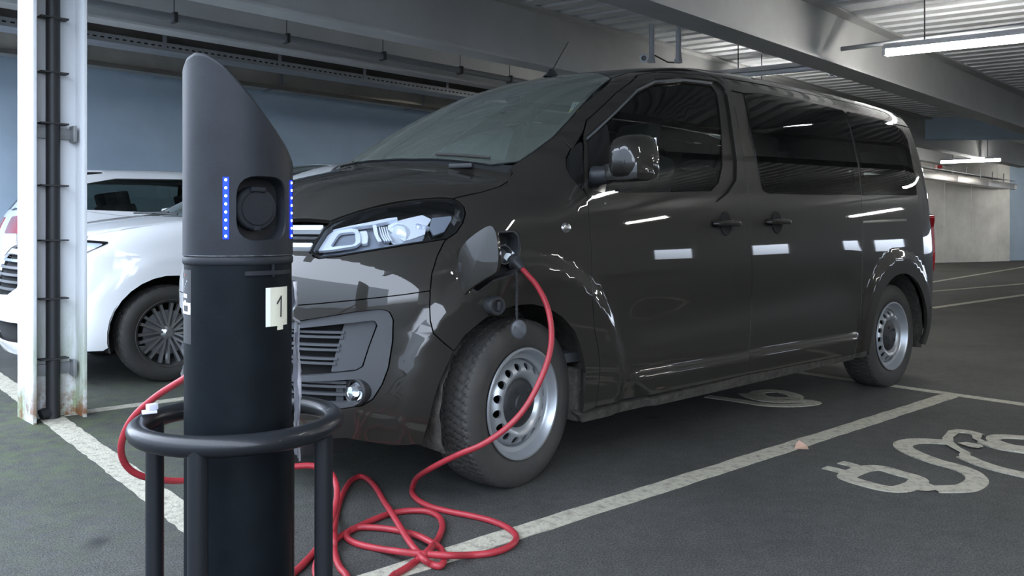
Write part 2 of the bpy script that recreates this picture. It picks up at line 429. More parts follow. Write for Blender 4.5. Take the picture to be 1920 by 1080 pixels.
def ground_strip(name, pts, wd, label, cat, z=.003, closed=False, group=None, wob=.0, widths=None):
    """a painted stroke of thermoplastic: a thin raised band following pts"""
    P = [Vector((p[0], p[1], 0)) for p in pts]; n = len(P); L = []; R = []
    for i in range(n):
        a = P[i-1] if (closed or i) else P[i]; b = P[(i+1) % n] if (closed or i < n-1) else P[i]
        t = (b-a).normalized(); q = Vector((-t.y, t.x, 0)); hw = (widths[i] if widths else wd)/2
        L.append(P[i]+q*(hw+random.uniform(-wob, wob))); R.append(P[i]-q*(hw+random.uniform(-wob, wob)))
    V = [(v.x, v.y, z) for v in L+R]+[(v.x, v.y, 0) for v in L+R]; Fc = []
    for i in range(n if closed else n-1):
        j = (i+1) % n; Fc += [(n+i, n+j, j, i), (i, j, 2*n+j, 2*n+i), (n+j, n+i, 3*n+i, 3*n+j)]
    return V, Fc
def paint_obj(name, parts, label, cat, group=None):
    mb = MB()
    for V, Fc in parts: mb.add(V, Fc)
    return tag(mb.build(name, M['line'], smooth=False), label, cat, group)
def seg(a, b, k=60): a = Vector(a); b = Vector(b); return [a.lerp(b, i/k) for i in range(k+1)]
paint_obj('bay_line', [ground_strip('', seg(bay(1.20, 1.285), bay(-3.255, 1.285)), .10, '', '', wob=.004)], 'long cream bay line between the dark van and the car plug symbol', 'bay line')
paint_obj('bay_line', [ground_strip('', seg(bay(1.088, -1.745), bay(-3.255, -1.745)), .10, '', '', wob=.004)], 'cream bay line between the white column and the white car front wheel', 'bay line')
paint_obj('bay_line', [ground_strip('', seg(bay(1.15, -6.4), bay(1.15, .98), 150), .115, '', '', wob=.005)], 'cream line running from the column foot past the charging post', 'bay line')
paint_obj('bay_line', [ground_strip('', seg(bay(-3.30, -7.4), bay(-3.30, 7.), 200), .08, '', '', z=.0025, wob=.003)], 'cream cross line behind the rear wheel of the van', 'bay line')
for i_, (a, b) in enumerate((((1740, 547), (1920, 532)), ((1745, 578), (1920, 553)), ((1560, 560), (1875, 508)))):
    A, Bp = at_height(*a), at_height(*b); A = Vector(A); Bp = Vector(Bp); Bp = A+(Bp-A)*1.6
    paint_obj('far_bay_line', [ground_strip('', seg(A, Bp, 20), .11, '', '', z=.0025)], ['faint line on the far floor, second from the pale wall', 'faint line on the far floor, nearest the rear of the van', 'faint line on the far floor, nearest the pale wall'][i_], 'bay line')
# charging bay symbol: a car outline with a cable and plug, painted on the floor
def gpx(L): return [tuple(at_height(px, py)[:2]) for px, py in L]
def z6(L): return [(1480+x/4.364, 760+y/4.364) for x, y in L]
def stroke(L, wd, closed=False, k=6): return ground_strip('', catmull(gpx(z6(L)), closed, k), wd, '', '', closed=closed)
def fillpoly(L, z=.003):
    g = gpx(z6(L)); n = len(g); tri = delaunay_2d_cdt([Vector(p) for p in g], [(i, (i+1) % n) for i in range(n)], [], 1, 1e-6)
    V = [(v.x, v.y, z) for v in tri[0]]; return V, [tuple(f) for f in tri[2]]
sym = [stroke([(290, 510), (370, 528), (460, 553)], .055), stroke([(420, 470), (500, 490), (590, 520)], .055),
       stroke([(470, 585), (560, 540), (660, 517), (760, 520), (900, 560), (1010, 590), (1060, 620), (1020, 655), (900, 690), (760, 680), (600, 640), (500, 608)], .075, True),
       fillpoly([(440, 580), (520, 545), (600, 510), (690, 505), (700, 530), (620, 565), (545, 600), (480, 612)]),
       fillpoly([(985, 590), (1060, 590), (1110, 635), (1190, 665), (1200, 700), (1120, 712), (1000, 695), (860, 705), (850, 675), (930, 650), (975, 615)]),
       stroke([(1180, 690), (1330, 690), (1450, 680), (1525, 640), (1530, 600), (1470, 550), (1350, 505), (1200, 465), (1050, 410), (950, 360), (930, 325), (1000, 300), (1120, 296), (1270, 305)], .085),
       fillpoly([(1265, 320), (1250, 275), (1300, 215), (1370, 203), (1400, 225), (1340, 270), (1345, 310), (1400, 355), (1480, 395), (1485, 430), (1480, 450), (1400, 440), (1385, 410), (1400, 395)]),
       stroke([(1380, 215), (1460, 222), (1560, 250)], .06), stroke([(1430, 425), (1560, 480), (1720, 530), (1990, 590), (2300, 640)], .075),
       fillpoly([(1490, 235), (1580, 250), (1565, 285), (1650, 325), (1600, 330), (1500, 280)]),
       stroke([(1590, 305), (1720, 350), (1850, 372), (2050, 398), (2300, 420)], .07),
       fillpoly([(1375, 318), (1450, 312), (1560, 330), (1590, 350), (1540, 362), (1470, 352)]),
       stroke([(1680, 300), (1670, 275), (1720, 262), (1850, 266), (2000, 280), (2100, 310), (2080, 350), (1950, 358), (1800, 340)], .06, True)]
sym = [([(x, y, z+.0004*i if z > .001 else z) for x, y, z in V], Fc) for i, (V, Fc) in enumerate(sym)]
paint_obj('charging_bay_symbol', sym, 'painted outline of a car with cable and plug in the empty bay', 'floor marking')
# the same symbol under the van: only its front wheel and bonnet curve show
def cr(L): return [(1100+x/3.556, 640+y/3.556) for x, y in L]
und = [ground_strip('', catmull(gpx(cr([(1130, 350), (1180, 335), (1280, 335), (1380, 360), (1390, 380), (1300, 385), (1190, 375)])), True, 6), .09, '', '', closed=True),
       ground_strip('', catmull(gpx(cr([(800, 368), (1000, 395), (1200, 425), (1400, 428), (1520, 412), (1440, 398), (1250, 400), (1120, 380), (1050, 350)])), False, 6), .08, '', '')]
paint_obj('charging_bay_symbol', und, 'painted car outline partly hidden in shadow beneath the van', 'floor marking')
# a dry leaf on the floor by the line
c = at_height(1502, 842); lf = MB()
lf.add([(c[0]-.035, c[1]-.01, .004), (c[0]+.03, c[1]-.02, .004), (c[0]+.035, c[1]+.02, .012), (c[0], c[1]+.03, .035), (c[0]-.02, c[1]+.015, .02)], [(0, 1, 2, 4), (4, 2, 3)])
tag(lf.build('dry_leaf', M['leaf'], smooth=False), 'curled dry brown leaf on the cream bay line', 'leaf')
for i_, (px, py, s_) in enumerate(((1135, 858, .035), (1095, 838, .02), (1055, 853, .02), (1152, 868, .02))): pass

# ------------------------------------------------------------ deck roof, beams, services
ZD, ZB = 3.15, 2.60
EDGE = 2.25                                      # the deck ends along this line in front of the bays
def clip_poly(poly, keep):                       # Sutherland-Hodgman against keep(p) >= 0
    out = []
    for i in range(len(poly)):
        a, b = poly[i], poly[(i+1) % len(poly)]; fa, fb = keep(a), keep(b)
        if fa >= 0: out.append(a)
        if (fa >= 0) != (fb >= 0): out.append(a.lerp(b, fa/(fa-fb)))
    return out
VF = Vector((-math.sin(PSI), -math.cos(PSI), 0)); VO = Vector(VLOC)
def under(p): return EDGE-(Vector((p.x, p.y, 0))-VO).dot(VF)
rp = Vector((-RD.y, RD.x, 0))
if rp.dot(GD) < 0: rp = -rp
PITCH = .262; prof = [(0, 0), (.15, 0), (.172, .095), (.240, .095)]
Vs = []; Fs = []
cen = Vector((2, 12, 0)).dot(rp)
for k in range(-75, 120):
    for j in range(4):
        a0, h0 = prof[j]; a1, h1 = prof[j+1] if j < 3 else (PITCH, 0)
        q = [rp*(k*PITCH+a0)+RD*-30, rp*(k*PITCH+a0)+RD*24, rp*(k*PITCH+a1)+RD*24, rp*(k*PITCH+a1)+RD*-30]
        q = [Vector((v.x, v.y, ZD+(h0 if i in (0, 1) else h1))) for i, v in enumerate(q)]
        q = clip_poly(q, under)
        if len(q) > 2: b_ = len(Vs); Vs += q; Fs.append(tuple(range(b_, b_+len(q))))
# solid slab over the ribs
sl = [Vector((-45, -30, 0)), Vector((60, -30, 0)), Vector((60, 70, 0)), Vector((-45, 70, 0))]; sl = clip_poly(sl, under); b_ = len(Vs)
Vs += [Vector((v.x, v.y, ZD+.098)) for v in sl]+[Vector((v.x, v.y, ZD+.3)) for v in sl]; n_ = len(sl)
Fs += [tuple(range(b_+n_-1, b_-1, -1)), tuple(range(b_+n_, b_+2*n_))]+[(b_+i, b_+(i+1) % n_, b_+n_+(i+1) % n_, b_+n_+i) for i in range(n_)]
struct(mesh_obj('ceiling', Vs, Fs, M['deck'], smooth=False), 'grey ribbed metal deck of the car park roof')

def edge_a(n_):                                  # where a beam of offset n_ meets the deck edge
    a0, a1 = -20., 40.
    for _ in range(40):
        m = (a0+a1)/2
        if under(gp(m, n_, 0)) > 0: a1 = m
        else: a0 = m
    return a1
def ibeam(name, n, zb, zt, wd, m, a1=24, tf=.022, label=None, cat='beam'):
    a0 = edge_a(n)+.02; mb = MB(); L = a1-a0; ca = (a0+a1)/2; R = Matrix.Rotation(GROT, 3, 'Z')
    mb.box(gp(ca, n, zb+tf/2), (L, wd, tf), R=R); mb.box(gp(ca, n, zt-tf/2), (L, wd, tf), R=R); mb.box(gp(ca, n, (zb+zt)/2), (L, .014, zt-zb-2*tf), R=R)
    return tag(mb.build(name, m, smooth=False), label, cat)
def n_of(px, py, z): p = at_height(px, py, z); return gco(p)[1]
nB2 = (n_of(1280, 35, ZB)+n_of(1913, 245, ZB))/2; nB1 = (n_of(640, 53, ZB)+n_of(1066, 137, ZB))/2
b2 = ibeam('steel_beam', nB2, ZB, ZD, .26, M['beam'], label='large pale steel beam crossing above the van roof')
b1 = ibeam('steel_beam', nB1, ZB, ZD, .22, M['beam'], label='grey steel beam passing above the van windscreen')
nB0 = n_of(340, 66, ZB+.12)
b0 = ibeam('steel_beam', nB0, ZB+.12, ZD, .20, M['beam'], label='steel beam beyond the conduit, third from the blue wall side')
b3 = ibeam('steel_beam', nB2+3.6, ZB, ZD, .26, M['beam'], label='steel beam over the empty bays right of the van')
RG = Matrix.Rotation(GROT, 3, 'Z')
ibeam('shade_channel', n_of(340, 97, 2.78), 2.78, 3.10, .22, M['beam_dark'], a1=18, label='dark brown channel standing for the shaded underside behind the cable tray', cat='channel')  # brown beam put in as the shaded underside beyond the tray
# perforated cable tray hung on rods
nt_ = n_of(400, 112, 2.62); a0 = edge_a(nt_)+.05; a1 = 16; L = a1-a0; ca = (a0+a1)/2
tray = empty('cable_tray', 'perforated grey cable tray hung on thin rods', 'cable tray', gp(a0, nt_, 2.6)); tray.rotation_euler = (0, 0, GROT)
mb = MB(); mb.box((L/2, 0, .012), (L, .24, .004)); mb.box((L/2, -.12, .045), (L, .004, .07)); mb.box((L/2, .12, .045), (L, .004, .07)); mb.build('tray', M['galv'], tray, smooth=False)
mb = MB()
for k in range(0, int(12/.06)): mb.box((.05+k*.06, -.1225, .045), (.03, .002, .012))
so = mb.build('slot_row', M['cavity'], tray, smooth=False); so['kind'] = 'stuff'
def a_of(px, py, z): return gco(at_height(px, py, z))[0]
for px, py in ((322, 92), (531, 128), (704, 150), (850, 176)):
    a = a_of(px, py, 2.6)-a0; mb = MB(); mb.tube([(a, -.125, .06), (a, -.125, .5)], .005, 6); mb.box((a, -.126, .09), (.035, .006, .13)); mb.build('hanger_rod', M['galv'], tray)
# round conduit with clamps
nc = n_of(400, 47, 2.72); a0c = edge_a(nc)+.05
cd = empty('conduit', 'grey conduit pipe clipped along under the roof beams', 'conduit', gp(a0c, nc, 2.72)); cd.rotation_euler = (0, 0, GROT)
MB().tube([(0, 0, 0), (11, 0, 0)], .032, 12).build('pipe', M['conduit'], cd)
for px, py in ((335, 30), (545, 70), (720, 105), (868, 131), (962, 148)):
    a = a_of(px, py, 2.72)-a0c; mb = MB(); mb.box((a, 0, 0), (.03, .085, .085), bev=.008); mb.tube([(a, 0, .04), (a, 0, .42)], .004, 6); mb.build('pipe_clamp', M['rod'], cd)
# big duct over the blue wall, with joints
nd = n_of(340, 145, 2.90); a0d = edge_a(nd)+.05
du = empty('ventilation_duct', 'long shiny metal duct above the blue wall', 'duct', gp(a0d, nd, 2.90)); du.rotation_euler = (0, 0, GROT)
for k in range(14):
    mb = MB(); mb.box((k*2.4+1.2, 0, .10), (2.385, .42, .19), bev=.03); mb.build('duct_section', M['duct'], du)
    mb = MB(); mb.box((k*2.4+2.4, 0, .10), (.05, .45, .21), bev=.01); mb.build('duct_joint', M['galv'], du)
MB().box((14, -.22, -.01), (28, .03, .045)).build('duct_rail', M['beam_dark'], du, smooth=False)
# blue-grey wall
nw = nd-.55; aw0 = edge_a(nw)-.3; mb = MB(); mb.box(gp((aw0+34)/2, nw-.1, ZD/2), (34-aw0, .2, ZD), R=RG); struct(mb.build('wall_left', M['wall'], smooth=False), 'blue grey painted wall behind the white cars')
# pale wall in the distance and the blue-grey wall next to it
A = Vector(at_height(1745, 493.)); Bq = Vector(at_height(1920, 489.)); dr = (Bq-A).normalized(); cor = Vector(at_height(1893, 489.6)); cor = A+dr*((cor-A).dot(dr))
RW = Matrix.Rotation(math.atan2(dr.y, dr.x), 3, 'Z'); nr = Vector((-dr.y, dr.x, 0))
c_ = cor-dr*7+nr*.1; mb = MB(); mb.box((c_.x, c_.y, ZD/2), (14, .2, ZD), R=RW); struct(mb.build('wall_back', M['wall_pale'], smooth=False), 'pale ribbed wall lit by the far tube lamps')
for k in range(1, 8):
    c_ = cor-dr*(k*1.2-.6)-nr*.005; mb = MB(); mb.box((c_.x, c_.y, ZD/2), (.03, .012, ZD-.02), R=RW); o = mb.build('panel_joint', M['wall_pale'], smooth=False); o.parent = bpy.data.objects['wall_back']
c_ = cor+dr*9+nr*.4; mb = MB(); mb.box((c_.x, c_.y, ZD/2), (18, .2, ZD), R=RW); struct(mb.build('wall_back', M['wall'], smooth=False), 'blue grey wall at the far right')
# blue-grey downstand panel under the deck, far right
zf = 15.2; Xa, Xb = (1560-960)/F_PX*zf, (1960-960)/F_PX*zf
mb = MB(); mb.box(((Xa+Xb)/2, zf+.6, 2.95), (Xb-Xa, .12, .40), rz=.03); struct(mb.build('trim_1', M['wall'], smooth=False), 'blue grey downstand panel under the far deck')
# far duct with cable tray on top
nfd = n_of(1739, 337, 2.35); af = a_of(1739, 337, 2.35)
fd = empty('far_duct', 'beige duct crossing in front of the pale far wall', 'duct', gp(af-4, nfd, 2.35)); fd.rotation_euler = (0, 0, GROT)
for k in range(7): mb = MB(); mb.box((k*3+1.5, 0, .11), (2.98, .3, .2), bev=.01); mb.build('duct_section', M['duct'], fd)
mb = MB(); mb.box((10.5, -.02, .30), (21, .2, .02)); mb.build('tray', M['galv'], fd, smooth=False)
for k in range(9): mb = MB(); mb.tube([(2+k*1.3, -.05, .22), (2+k*1.3, -.05, .5)], .014, 6); mb.build('hanger_rod', M['galv'], fd)
c_ = at_height(1760, 313, 2.73); mb = MB(); mb.box(c_, (.14, .12, .10), bev=.01); tag(mb.build('alarm_beacon', M['red_lens']), 'small red alarm beacon on the far duct', 'beacon')

# ------------------------------------------------------------ lamps
def tube_lamp(P, label, lit=True, L=1.5, D=None, rods=True, grp=None, zc=ZD):
    D = (-RD if D is None else D); rz = math.atan2(D.y, D.x); o = empty('tube_lamp', label, 'lamp', P, rz, grp)
    MB().box((0, 0, .055), (L, .075, .05), bev=.008).build('housing', M['fixture'], o)
    MB().tube([(-L/2+.02, 0, 0), (-L/2+.025, 0, 0)]+[(L/2-.025, 0, 0), (L/2-.02, 0, 0)], [.02, .03, .03, .02], 14).build('tube', M['tube'] if lit else M['tube_off'], o)
    for s in (-1, 1): MB().box((s*(L/2-.005), 0, .02), (.03, .07, .08), bev=.008).build('end_cap', M['fixture'], o)
    if rods:
        for s in (-1, 1): MB().tube([(s*L*.28, 0, .08), (s*L*.28, 0, zc-P[2])], .006, 6).build('hanger_rod', M['rod'], o)
    return o
P1 = Vector(at_height(1648, 101, 2.62)); tube_lamp(tuple(P1-RD*.79), 'bright tube lamp hanging at the upper right over the bay')
mb = MB(); q = P1+Vector((0, 0, .075)); Pb = Vector(at_height(1577, 92, 2.74)); mb.tube([Pb, P1-RD*2.2+Vector((0, 0, .14))], .022, 8); tag(mb.build('conduit', M['conduit']), 'horizontal conduit above the bright tube lamp', 'conduit')
P2 = Vector(at_height(1445, 136, 2.78)); tube_lamp(tuple(P2), 'unlit tube lamp under the deck above the van roof', lit=False, L=1.3)
P3 = Vector(at_height(1819, 302, 2.55)); tube_lamp(tuple(P3), 'small bright tube lamp in front of the pale far wall', L=1.2)
for x, l, lb_ in ((-1.4, 4.0, 'tube lamp over the lane, nearest the camera'), (-1.2, 9.0, 'tube lamp at the open side, level with the van front'), (-6.2, 6.3, 'tube lamp over the lane, level with the van tail'), (-10.5, 3.2, 'tube lamp over the lane beyond the van tail'), (-10.5, 9, 'tube lamp at the open side beyond the van tail'), (-16, 7, 'tube lamp at the open side, farthest from the camera'),
              (-6.5, -2.6, 'added fill lamp hidden behind the van roof'), (-26.5, -4.5, 'added fill lamp just outside the right edge, brightening the pale wall'), (-9, -3.7, 'added fill lamp hidden behind the front door window'), (-20.9, -7.7, 'added fill lamp hidden behind the van, close to the pale wall'), (-19.4, -6.9, 'added fill lamp hidden behind the van, second from the pale wall')):  # these five unseen lamps are added to brighten deck, floor and pale wall
    P = bay(x, l, 2.62); tube_lamp(tuple(P), 'lit '+lb_)

# unseen right-hand wall, its openings shaped for the reflections on the van side
for x0, x1, zlo, zhi in ((1.6, -40, 0, 1.0), (1.6, -40, 2.3, ZD), (1.6, -16.5, 1, 2.3), (-18.5, -21.5, 1, 2.3), (-24, -27.5, 1, 2.3), (-29, -30, 1, 2.3), (-33, -40, 1, 2.3)):
    mb = MB(); c_ = bay((x0+x1)/2, 14, (zlo+zhi)/2); mb.box(c_, (abs(x1-x0), .2, zhi-zlo), rz=VROT); struct(mb.build('wall_right', M['wall_pale'], smooth=False), 'unseen side wall, its openings shaped for reflections on the van')
# the building on the other side of the yard, behind the camera: its dark front is what the bumper mirrors
mb = MB(); mb.box(bay(14, 0, 3.7), (.4, 60, 7.4), rz=VROT); struct(mb.build('wall_front', mat('far_brick', (.52, .56, .60), .9), smooth=False), 'grey building front across the yard outside the view')
# sprinkler pipe stubs and round detectors
def disc(name, px, py, z, r, label, cat):
    P = Vector(at_height(px, py, z)); d = (Vector((0, 0, CAM_H))-P).normalized(); q = d.to_track_quat('Z', 'Y').to_matrix().to_4x4(); Mx = Matrix.Translation(P) @ q
    o = empty(name, label, cat, P); o.matrix_world = Mx
    MB().lathe([(0, .03), (r*.35, .03), (r*.5, .02), (r*.55, .0)], 24).build('lens', M['conduit'], o)
    MB().lathe([(r*.55, -.02), (r*.6, .035), (r*.95, .03), (r, 0), (r, -.04)], 24).build('ring_body', M['white_print'], o)
disc('round_detector', 1207, 109, 2.72, .043, 'round white detector hanging over the van roof', 'detector')
disc('round_detector', 1560, 138, 2.72, .040, 'round white detector beside the pale beam, right of the unlit lamp', 'detector')
for px, nm in ((1222, 'pipe stub above the van roof beside the round detector'), (1272, 'second pipe stub, right of the round detector')):
    P = Vector(at_height(px, 112, 2.74)); mb = MB(); mb.tube([P, P+Vector((0, 0, .36))], .028, 12); mb.tube([P-Vector((0, 0, .03)), P+Vector((0, 0, .005))], .04, 12); tag(mb.build('pipe_stub', M['tube_off']), 'grey '+nm, 'pipe')
pa, pb = Vector(at_height(1228, 104, 2.78)), Vector(at_height(1275, 118, 2.78)); mb = MB(); mb.tube([pa, pa.lerp(pb, .5)-Vector((0, 0, .03)), pb], .008, 6); tag(mb.build('hanging_cable', M['rod']), 'short black cable between the two pipe stubs', 'cable')

# ------------------------------------------------------------ white column with a cable in its web
N1 = Vector((-2.545, 4.407, 0)); cw, cdp, tf_ = .28, .27, .018
cc = N1+GD*(cdp/2)-GN*(cw/2)
col = empty('steel_column', 'white steel column at the left, mossy and rusty at its foot', 'column', cc, GROT)
def column_paint():
    m = mat('column_paint', (.66, .68, .70), .55, bump=.12, bscale=60); n = m.node_tree; b = n.nodes['Principled BSDF']; L = n.links
    tc = n.nodes.new('ShaderNodeTexCoord'); sp = n.nodes.new('ShaderNodeSeparateXYZ'); L.new(tc.outputs['Object'], sp.inputs[0])
    def ns(sc, d=7, st=None):
        t = n.nodes.new('ShaderNodeTexNoise'); t.inputs['Scale'].default_value = sc; t.inputs['Detail'].default_value = d; t.inputs['Roughness'].default_value = .7
        if st:
            mp = n.nodes.new('ShaderNodeMapping'); mp.inputs['Scale'].default_value = st; L.new(tc.outputs['Object'], mp.inputs[0]); L.new(mp.outputs[0], t.inputs[0])
        else: L.new(tc.outputs['Object'], t.inputs[0])
        return t
    def band(z0, z1, t, p0, p1, k=1.):
        a = n.nodes.new('ShaderNodeMapRange'); a.inputs[1].default_value = z0; a.inputs[2].default_value = z1; a.inputs[3].default_value = k; a.inputs[4].default_value = 0; L.new(sp.outputs[2], a.inputs[0])
        r = n.nodes.new('ShaderNodeValToRGB'); r.color_ramp.elements[0].position = p0; r.color_ramp.elements[1].position = p1; L.new(t.outputs['Fac'], r.inputs[0])
        x = n.nodes.new('ShaderNodeMath'); x.operation = 'MULTIPLY'; L.new(a.outputs[0], x.inputs[0]); L.new(r.outputs[0], x.inputs[1]); return x
    def mixc(f, a, c2):
        x = n.nodes.new('ShaderNodeMix'); x.data_type = 'RGBA'; L.new(f.outputs[0], x.inputs[0])
        if isinstance(a, tuple): x.inputs[6].default_value = (*a, 1)
        else: L.new(a, x.inputs[6])
        x.inputs[7].default_value = (*c2, 1); return x.outputs[2]
    c = mixc(band(20, 21, ns(38), .66, .74, .6), (.66, .68, .70), (.22, .21, .19))
    c = mixc(band(.05, .75, ns(7, 7, (1, 1, .25)), .42, .60, .85), c, (.20, .27, .10))
    c = mixc(band(.02, .26, ns(11), .45, .58), c, (.20, .085, .03))
    L.new(c, b.inputs['Base Color']); return m
M['column'] = column_paint()
for s, nm in ((-1, 'flange'), (1, 'flange')): MB().box((s*(cdp/2-tf_/2), 0, ZB/2+.1), (tf_, cw, ZB+.2), bev=.002).build(nm, M['column'], col)
MB().box((0, 0, ZB/2+.1), (cdp-2*tf_, .014, ZB+.2)).build('web', M['column'], col, smooth=False)
yc = -.045
ccb = empty('column_cable', 'black cable pipe running down the web of the white column', 'cable', cc, GROT)
MB().tube([(-.01, yc, .0), (-.01, yc, 2.7)], .036, 14).build('pipe', M['black_plastic'], ccb)
MB().tube([(-.01, yc, .03), (-.06, yc-.01, .035), (-.075, yc-.012, .03)], .03, 12).build('elbow', M['black_plastic'], ccb)
for zz in (.33, .66, .98, 1.28, 1.62, 1.9, 2.2): MB().box((-.01, yc-.005, zz), (.14, .07, .008)).build('cable_tie', M['rod'], ccb, smooth=False)
for zz in (.27, 1.57):
    o = empty('clamp_bar', 'grey clamp bar across the column at '+('its foot' if zz < 1 else 'head height'), 'bracket', cc+Vector((0, 0, zz)), GROT)
    MB().box((0, -.02, 0), (cdp-2*tf_, .03, .06), bev=.004).build('bar', M['galv'], o)
    MB().box((cdp/2-.045, -.055, .0), (.02, .07, .09), bev=.004).build('hook', M['galv'], o)
# ------------------------------------------------------------ van body surface (x forward from front axle, l to its left side, z up)
def van_F(x, l, z):
    W = tab(z, [(.1, .88), (.25, .925), (.40, .950), (.6, .957), (.8, .960), (.9, .9588), (.97, .9555), (1.05, .950), (1.15, .941), (1.25, .930), (1.4, .907), (1.55, .876), (1.7, .838), (1.85, .79), (2.0, .74)])
    # wheel arch bulges, sill ledge and scooped lower doors
    for xc, rr in ((0., .56), (-3.275, .52)):
        rad = np.sqrt((x-xc)**2+(z-.36)**2); W = W+.020*sstep(-rad, -(rr+.035), -(rr-.035))
    mid = sstep(x, -2.9, -2.45)*(1-sstep(x, -.75, -.45))
    W = W-.016*mid*np.exp(-((z-(.60+.05*(-.5-x)))/.11)**2)
    W = W+.022*sstep(x, -2.75, -2.68)*(1-sstep(x, -.78+(z-.26)*.9, -.70+(z-.26)*1.3))*(1-sstep(z, .375, .41))
    nose = sstep(x, -.2, .3)
    W = W-.006*nose
    xf = tab(z, [(.1, .78), (.22, .85), (.35, .91), (.5, .925), (.7, .925), (.82, .922), (.90, .905), (.97, .868), (1.05, .80), (1.14, .72), (1.25, .64), (1.5, .6)])
    p = tab(z, [(.2, 3.1), (.6, 3.0), (.85, 2.9), (.95, 2.65), (1.05, 2.35), (1.2, 2.3)])
    xs = -.12; A = xf-xs
    q = np.maximum(x-xs, 0)/A
    front = (np.power(np.power(q, p)+np.power(l/W, p)+1e-12, 1/p)-1)*W
    side = np.where(x > xs, front, l-W)
    xr = tab(z, [(.2, 3.96), (.35, 4.02), (.6, 4.04), (1.15, 4.03), (1.4, 4.02), (1.7, 3.97), (1.9, 3.92)]); xs2 = -3.25; A2 = xr+xs2
    q2 = np.maximum(xs2-x, 0)/A2; pr = 6.5
    rear = (np.power(np.power(q2, pr)+np.power(l/W, pr)+1e-12, 1/pr)-1)*W
    side = np.where(x < xs2, rear, side)
    Th = tab(x, [(-1.2, 1.50), (-.3, 1.425), (0, 1.37), (.3, 1.315), (.5, 1.262), (.65, 1.20), (.76, 1.125), (.84, 1.03), (.95, .86)])-.135*(l/.8)**2.2
    s = x+.40*(l/.78)**2
    Tw = tab(s, [(-1.6, 2.16), (-1.1, 2.01), (-.8, 1.88), (-.4, 1.70), (0, 1.485), (.25, 1.325), (.6, 1.08)])-.02*(l/.8)**2
    Tr = tab(x, [(-4.3, 1.86), (-3.9, 1.915), (-3.3, 1.945), (-2.5, 1.96), (-1.8, 1.955), (-1.3, 1.93), (-.9, 1.89), (.3, 1.74)])-.045*(l/.8)**2.5
    T = smin(smax(Th, Tw, .03), Tr, .12)
    top = (z-T)*.87
    return smax(side, top, .13)
# ------------------------------------------------------------ the van
van = empty('van', 'dark bronze passenger van charging from the red cable', 'van', VLOC, VROT)
B = Body(van_F, VLOC, VROT, fax=-.3, rax=-2.9)
PT = M['paint']
def vpan(name, pts, mode='side', m=None, mirror=True, **k):
    r = panel(B, name, pts, mode, m or PT, van, mirror=mirror, **k); return r
def cat3(*a): return np.vstack([np.atleast_2d(x) for x in a])
H = B.H
def on_side(x, z, out=0.): p = B.S([(x, z)])[0]; n = B.N(p[None])[0]; return p+n*out
def wind_edge(l):                                # lower edge of the windscreen
    return (.245-.40*(l/.78)**2*.93, l)
arch_f = H([(851, 658), (872, 629), (897, 608), (913, 595), (938, 583), (967, 573), (999, 571), (1030, 579), (1057, 597), (1078, 622), (1088, 647), (1095, 677)])
seam_b = H([(838, 448), (833, 453), (820, 480), (810, 513), (807, 545)]); seam_b2 = H([(807, 545), (806, 575), (807, 602), (813, 625), (830, 641), (851, 658)])
hl_out = H([(838, 448), (856, 436), (868, 418), (873, 400), (871, 388), (862, 378), (850, 372)])
hood_side = H([(850, 372), (900, 361), (936, 350), (950, 341), (960, 326), (958, 310)])
ws_edge = H([(972, 303), (1002, 283), (1037, 257)]); ws_edge2 = H([(1037, 257), (1066, 226), (1095, 193), (1146, 147)])
door_f = [(1093, 252), (1094, 300), (1095, 350), (1102, 371), (1104, 400), (1108, 450), (1110, 508), (1111, 560), (1114, 612), (1122, 654), (1125, 685), (1122, 727), (1117, 763)]
bseam = [(1377, 201), (1390, 266), (1400, 345), (1405, 400), (1408, 462), (1408, 560), (1405, 640), (1402, 702)]
# charging port opening and fender
port = H([(893, 470), (905, 450), (938, 432), (966, 431), (975, 440), (977, 462), (975, 500), (966, 515), (925, 528), (893, 552), (878, 541), (882, 505)])
fender_in = H([(1098, 700)]); sill_f = B.S([(-.318, .255)]); sill_b = H([(1117, 763)])
qt = H([(1092, 259), (1070, 279), (1062, 296), (1062, 314), (1070, 331), (1083, 346), (1095, 358)])
fender = cat3(hl_out[::-1][:1], hood_side[1:], ws_edge, H([(1056, 264), (1070, 279)]), qt[2:], H(door_f[3:]), sill_f, fender_in, arch_f[::-1], seam_b2[::-1][1:], seam_b[::-1][1:], hl_out[1:-1])
vpan('front_fender', fender, holes=[port], hr=.02, r=.008, flange=.02, mirror=False)
both = vpan('front_fender', fender, r=.008, flange=.02, mirror=True)   # the right-hand fender has no charging port
bpy.data.objects.remove(both[0])
vpan('quarter_glass', cat3(qt, H([(1094, 300)])), m=M['black_gloss'], off=-.003, r=.015, flange=.006)
# bumper: upper and lower painted skins
cz = lambda th, z: B.to3d(np.array([[th, z]]), 'front')
hl_bot = H([(578, 470), (588, 481), (598, 485), (640, 480), (700, 470), (760, 460), (838, 448)])
hl_top = H([(850, 372), (830, 370), (795, 372), (760, 376), (700, 388), (655, 401), (620, 414), (604, 428), (590, 449), (578, 470)])
seam_t = H([(550, 573), (600, 569), (700, 559), (760, 552), (807, 545)])
zt = B.H([(548, 466)])[0][2]; ztt = B.H([(548, 412)])[0]
up_out = cat3(cz(0, zt), hl_bot, seam_b[1:], seam_t[::-1][1:], cz(0, seam_t[0][2]-.005))
vpan('upper_bumper', up_out, 'front', sym='join', mirror=False, r=.004, flange=.02)
low_out = cat3(cz(0, seam_t[0][2]-.005), seam_t, seam_b2[1:], H([(840, 683), (826, 714), (815, 747), (807, 782), (792, 833), (730, 835), (650, 822)]), cz(0, .215))
inset = cat3(cz(0, .655), H([(555, 602), (600, 595), (660, 585), (712, 579), (731, 583), (739, 600), (738, 640), (730, 690), (718, 722), (700, 750), (678, 763), (640, 769)]), cz(0, .34))
